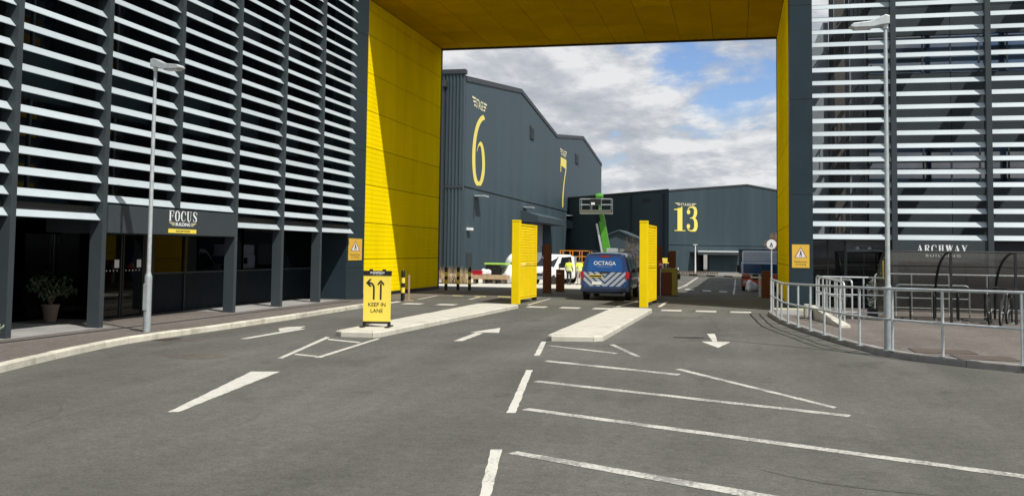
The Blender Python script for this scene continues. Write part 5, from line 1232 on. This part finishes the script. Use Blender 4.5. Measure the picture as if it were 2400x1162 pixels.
# yard clutter by the shed with the 13
ys = thing('yellow_sign', (-10.2, 146, gz(146)), 'small yellow board sign on posts in front of the shed with the 13', 'sign')
for s in (-.5, .5): MB().tube([(s, 0, 0), (s, 0, 1.9)], .05, 6).build('post', GALV, ys, False)
B(-.8, .8, -.08, -.05, 1.35, 2.15).build('board', YSIGN, ys, False)
gf = thing('mesh_fence', (-13.2, 147, gz(147)), 'short pale green mesh fence left of the yellow board sign', 'fence')
for k in range(6): MB().tube([(-.1+.5*k, 0, 0), (-.1+.5*k, 0, 1.4)], .04, 6).build('post', M('fence_green', (.25, .33, .2), .6), gf, False)
for z in (.3, .7, 1.1, 1.4): MB().tube([(-.1, 0, z), (2.4, 0, z)], .03, 6).build('rail', MATS['fence_green'], gf, False)
pw = thing('white_pole', (-5.8, 142, gz(142)), 'slender white lighting pole in front of the sliding door', 'pole'); MB().lathe([(.12, 0), (.07, 4.0), (.07, 4.05)], n=8).build('shaft', WHITE, pw, False); B(-.3, .3, -.1, .1, 4.05, 4.15).build('head', WHITE, pw, False)
for k in range(7):
    x = -8.4+k*.92; y = 132+k*.35
    p = thing('pallet', (x, y, gz(y)), ('stacked dark pallet, %s in the row before the shed with the 13' % 'first second third fourth fifth sixth seventh'.split()[k]), 'pallet', group='pallets in a row in the yard')
    for j in range(3):
        B(-.42, .42, -.4, .4, .0+.15*j, .04+.15*j).build('board', TWIG, p, False)
        for s in (-.36, 0, .36): B(s-.05, s+.05, -.4, .4, .04+.15*j, .15+.15*j).build('bearer', TWIG, p, False)
sc_ = thing('motor_scooter', (-8.7, 138, gz(138)), 'white motor scooter parked by the dark doorway', 'scooter', rz=R(70))
for y in (-.6, .6): MB().lathe([(.15, -.06), (.27, -.06), (.28, .06), (.15, .06)], (0, y, .28), 14, 'X').build('wheel', TYRE, sc_, False)
MB().extr([(-.75, .45), (-.1, .35), (.3, .30), (.55, .9), (.5, 1.0), (.2, .5), (-.1, .75), (-.8, .8)], (-.16, 0, 0), Y, Z, (.32, 0, 0)).build('body', WHITE, sc_, False, bevel=.03)
MB().tube([(-.3, .5, 1.05), (.3, .5, 1.05)], .025, 6).build('handlebar', BLACK, sc_, False); B(-.14, .14, -.75, -.1, .78, .88).build('seat', BLACK, sc_, False, bevel=.03)

# ================================================================== planting
def tuft(mb, x, y, z, n, h, sp, w, rnd):
    for _ in range(n):
        a = rnd.uniform(0, 6.283); r = rnd.uniform(0, sp); l = h*rnd.uniform(.55, 1.1); bx, by = x+r*math.cos(a)*.5, y+r*math.sin(a)*.5
        tx, ty = bx+math.cos(a)*l*.35, by+math.sin(a)*l*.35; b = rnd.uniform(0, 6.283); dx, dy = math.cos(b)*w, math.sin(b)*w
        mx_, my_ = (bx+tx)/2, (by+ty)/2
        mb.add([(bx-dx, by-dy, z), (bx+dx, by+dy, z), (mx_+dx*.8, my_+dy*.8, z+l*.6), (mx_-dx*.8, my_-dy*.8, z+l*.6), (tx, ty, z+l)], [(0, 1, 2, 3), (3, 2, 4)])
rnd = random.Random(3)
mb = MB()
for k in range(70): tuft(mb, rnd.uniform(-20.5, -16.9), rnd.uniform(59.6, 61.6), gz(60.5), 16, rnd.uniform(.8, 1.25), .3, .012, rnd)
gr = mb.build('dry_grass', STRAW); tag(gr, 'bed of dry straw coloured ornamental grass beyond the three bollards', 'grass', kind='stuff')
bed = B(-20.8, -16.6, 59.3, 61.9, gz(62)-.3, gz(60.6)+.03).build('planting_bed', SOIL); bed['kind'] = 'structure'
def leafball(mb, c, r, n, s, rnd):
    for _ in range(n):
        while True:
            p = Vector((rnd.uniform(-1, 1), rnd.uniform(-1, 1), rnd.uniform(-1, 1)))
            if .25 < p.length < 1: break
        p = Vector((c[0]+p.x*r[0], c[1]+p.y*r[1], c[2]+p.z*r[2])); a = Vector((rnd.gauss(0, 1), rnd.gauss(0, 1), rnd.gauss(0, 1))).normalized(); b = a.orthogonal().normalized()
        l = s*rnd.uniform(.6, 1.3); mb.add([p-a*l, p+b*l*.4, p+a*l, p-b*l*.4], [(0, 1, 2, 3)])
# bare reeds by the right gate
mb = MB()
for k in range(46):
    x = rnd.uniform(-.75, .75); y = rnd.uniform(-.5, .5); h = rnd.uniform(2.2, 3.9); mb.tube([(x*.5, y*.5, 0), (x*.8, y*.8, h*.5), (x*1.15+rnd.uniform(-.15, .15), y, h)], .022, 4, r2=.006)
    if k % 2: leafball(mb, (x, y, h*.75), (.2, .2, .7), 14, .07, rnd)
rd = thing('bare_shrub', (-7.2, 72, gz(72)), 'tall brown twiggy shrub behind the roof of the blue van', 'shrub'); mb.build('stems', TWIG, rd, False)
# russet tree beside the lorry
tr = thing('russet_tree', (4.35, 118, gz(118)), 'small russet leaved tree showing behind the lorry and round sign', 'tree')
MB().tube([(0, 0, 0), (.1, 0, 2.0), (0, .1, 3.6)], .14, 8, r2=.06).build('trunk', TWIG, tr, False)
mb = MB()
for k in range(14):
    a = rnd.uniform(0, 6.28); c = (math.cos(a)*rnd.uniform(.2, 1.6), math.sin(a)*rnd.uniform(.2, 1.4), rnd.uniform(2.4, 5.0)); leafball(mb, c, (.6, .6, .5), 90, .10, rnd)
    MB().tube([(0, 0, 2.0), (c[0]*.6, c[1]*.6, c[2]-.2)], .03, 5, r2=.015).build('limb', TWIG, tr, False)
mb.build('crown', LEAFB, tr, False)
# potted plant in the lobby recess
pp = thing('potted_plant', (-15.55, 19.75, .117), 'leafy plant in a clay pot in the shaded lobby recess', 'potted plant')
MB().lathe([(.13, 0), (.19, .36), (.20, .36), (.20, .40), (.17, .40), (.165, .36)], n=16).build('pot', TERRA, pp, False, True); MB().lathe([(.16, .34), (.0, .36)], n=16).build('soil', SOIL, pp, False)
mb = MB()
for k in range(9):
    a = rnd.uniform(0, 6.28); e = (math.cos(a)*.35, math.sin(a)*.35, rnd.uniform(.62, .98)); MB().tube([(0, 0, .36), (e[0]*.3, e[1]*.3, .6), e], .012, 5).build('stem', TWIG, pp, False); leafball(mb, e, (.2, .2, .18), 34, .055, rnd)
mb.build('foliage', LEAF, pp, False)
# silvery shrub at the corner of the office
ss_ = thing('silver_shrub', (-13.35, 15.05, .119), 'silvery green shrub at the foot of the leftmost office post', 'shrub')
mb = MB()
for k in range(16):
    a = rnd.uniform(0, 6.28); r = rnd.uniform(.05, .34); e = (math.cos(a)*r, math.sin(a)*r, rnd.uniform(.14, .40)); leafball(mb, e, (.15, .15, .13), 60, .032, rnd)
    MB().tube([(0, 0, 0), (e[0]*.5, e[1]*.5, e[2]*.6), e], .006, 4).build('stem', TWIG, ss_, False)
mb.build('foliage', LEAFS, ss_, False)
# pale variegated plant by the shelter end
vp = thing('pale_shrub', (3.78, 29.6, .115), 'pale variegated shrub in a planter at the left end of the cycle shelter', 'shrub')
B(-.13, .13, -.13, .13, 0, .26).build('planter', DARK2, vp, False); mb = MB(); leafball(mb, (0, 0, .72), (.15, .15, .42), 170, .05, rnd); mb.build('foliage', M('variegated_leaf', (.50, .53, .48), .7, var=.5, vscale=25), vp, False)
MB().tube([(0, 0, .3), (0, 0, .9)], .02, 5).build('stem', TWIG, vp, False)

# manhole covers and small fittings
for x, y, s, l in ((3.75, 19.75, (.55, .42), 'brown manhole cover in the railed pavement, farther of two'), (4.25, 18.75, (.5, .4), 'brown manhole cover in the railed pavement, nearer of two')):
    mh = thing('manhole_cover', (x, y, .115), l, 'manhole cover'); B(-s[0], s[0], -s[1], s[1], 0, .004).build('frame', DARK2, mh, False); B(-s[0]+.03, s[0]-.03, -s[1]+.03, s[1]-.03, .0, .007).build('lid', MANH, mh, False)
for x, y, l in ((4.05, 35.44, 'left of two small security cameras over the archway building door'), (4.45, 35.44, 'right of two small security cameras over the archway building door')):
    c = thing('security_camera', (x, y, 2.2), l, 'camera'); MB().lathe([(.07, 0), (.07, .05), (.05, .09), (.0, .11)], (0, 0, -.1), 12, 'Z').build('dome', WHITE, c, False, True); B(-.03, .03, 0, .06, -.1, 0).build('bracket', WHITE, c, False)

gu = thing('drain_grate', (-11.36, 17.95, 0), 'iron drain grate in the road at the kerb below the left lamp post', 'drain grate', rz=R(2))
B(-.18, .18, -.30, .30, 0, .006).build('frame', DARK2, gu, False)
for k in range(7): B(-.15, .15, -.26+.08*k, -.22+.08*k, .006, .012).build('bar', MANH, gu, False)
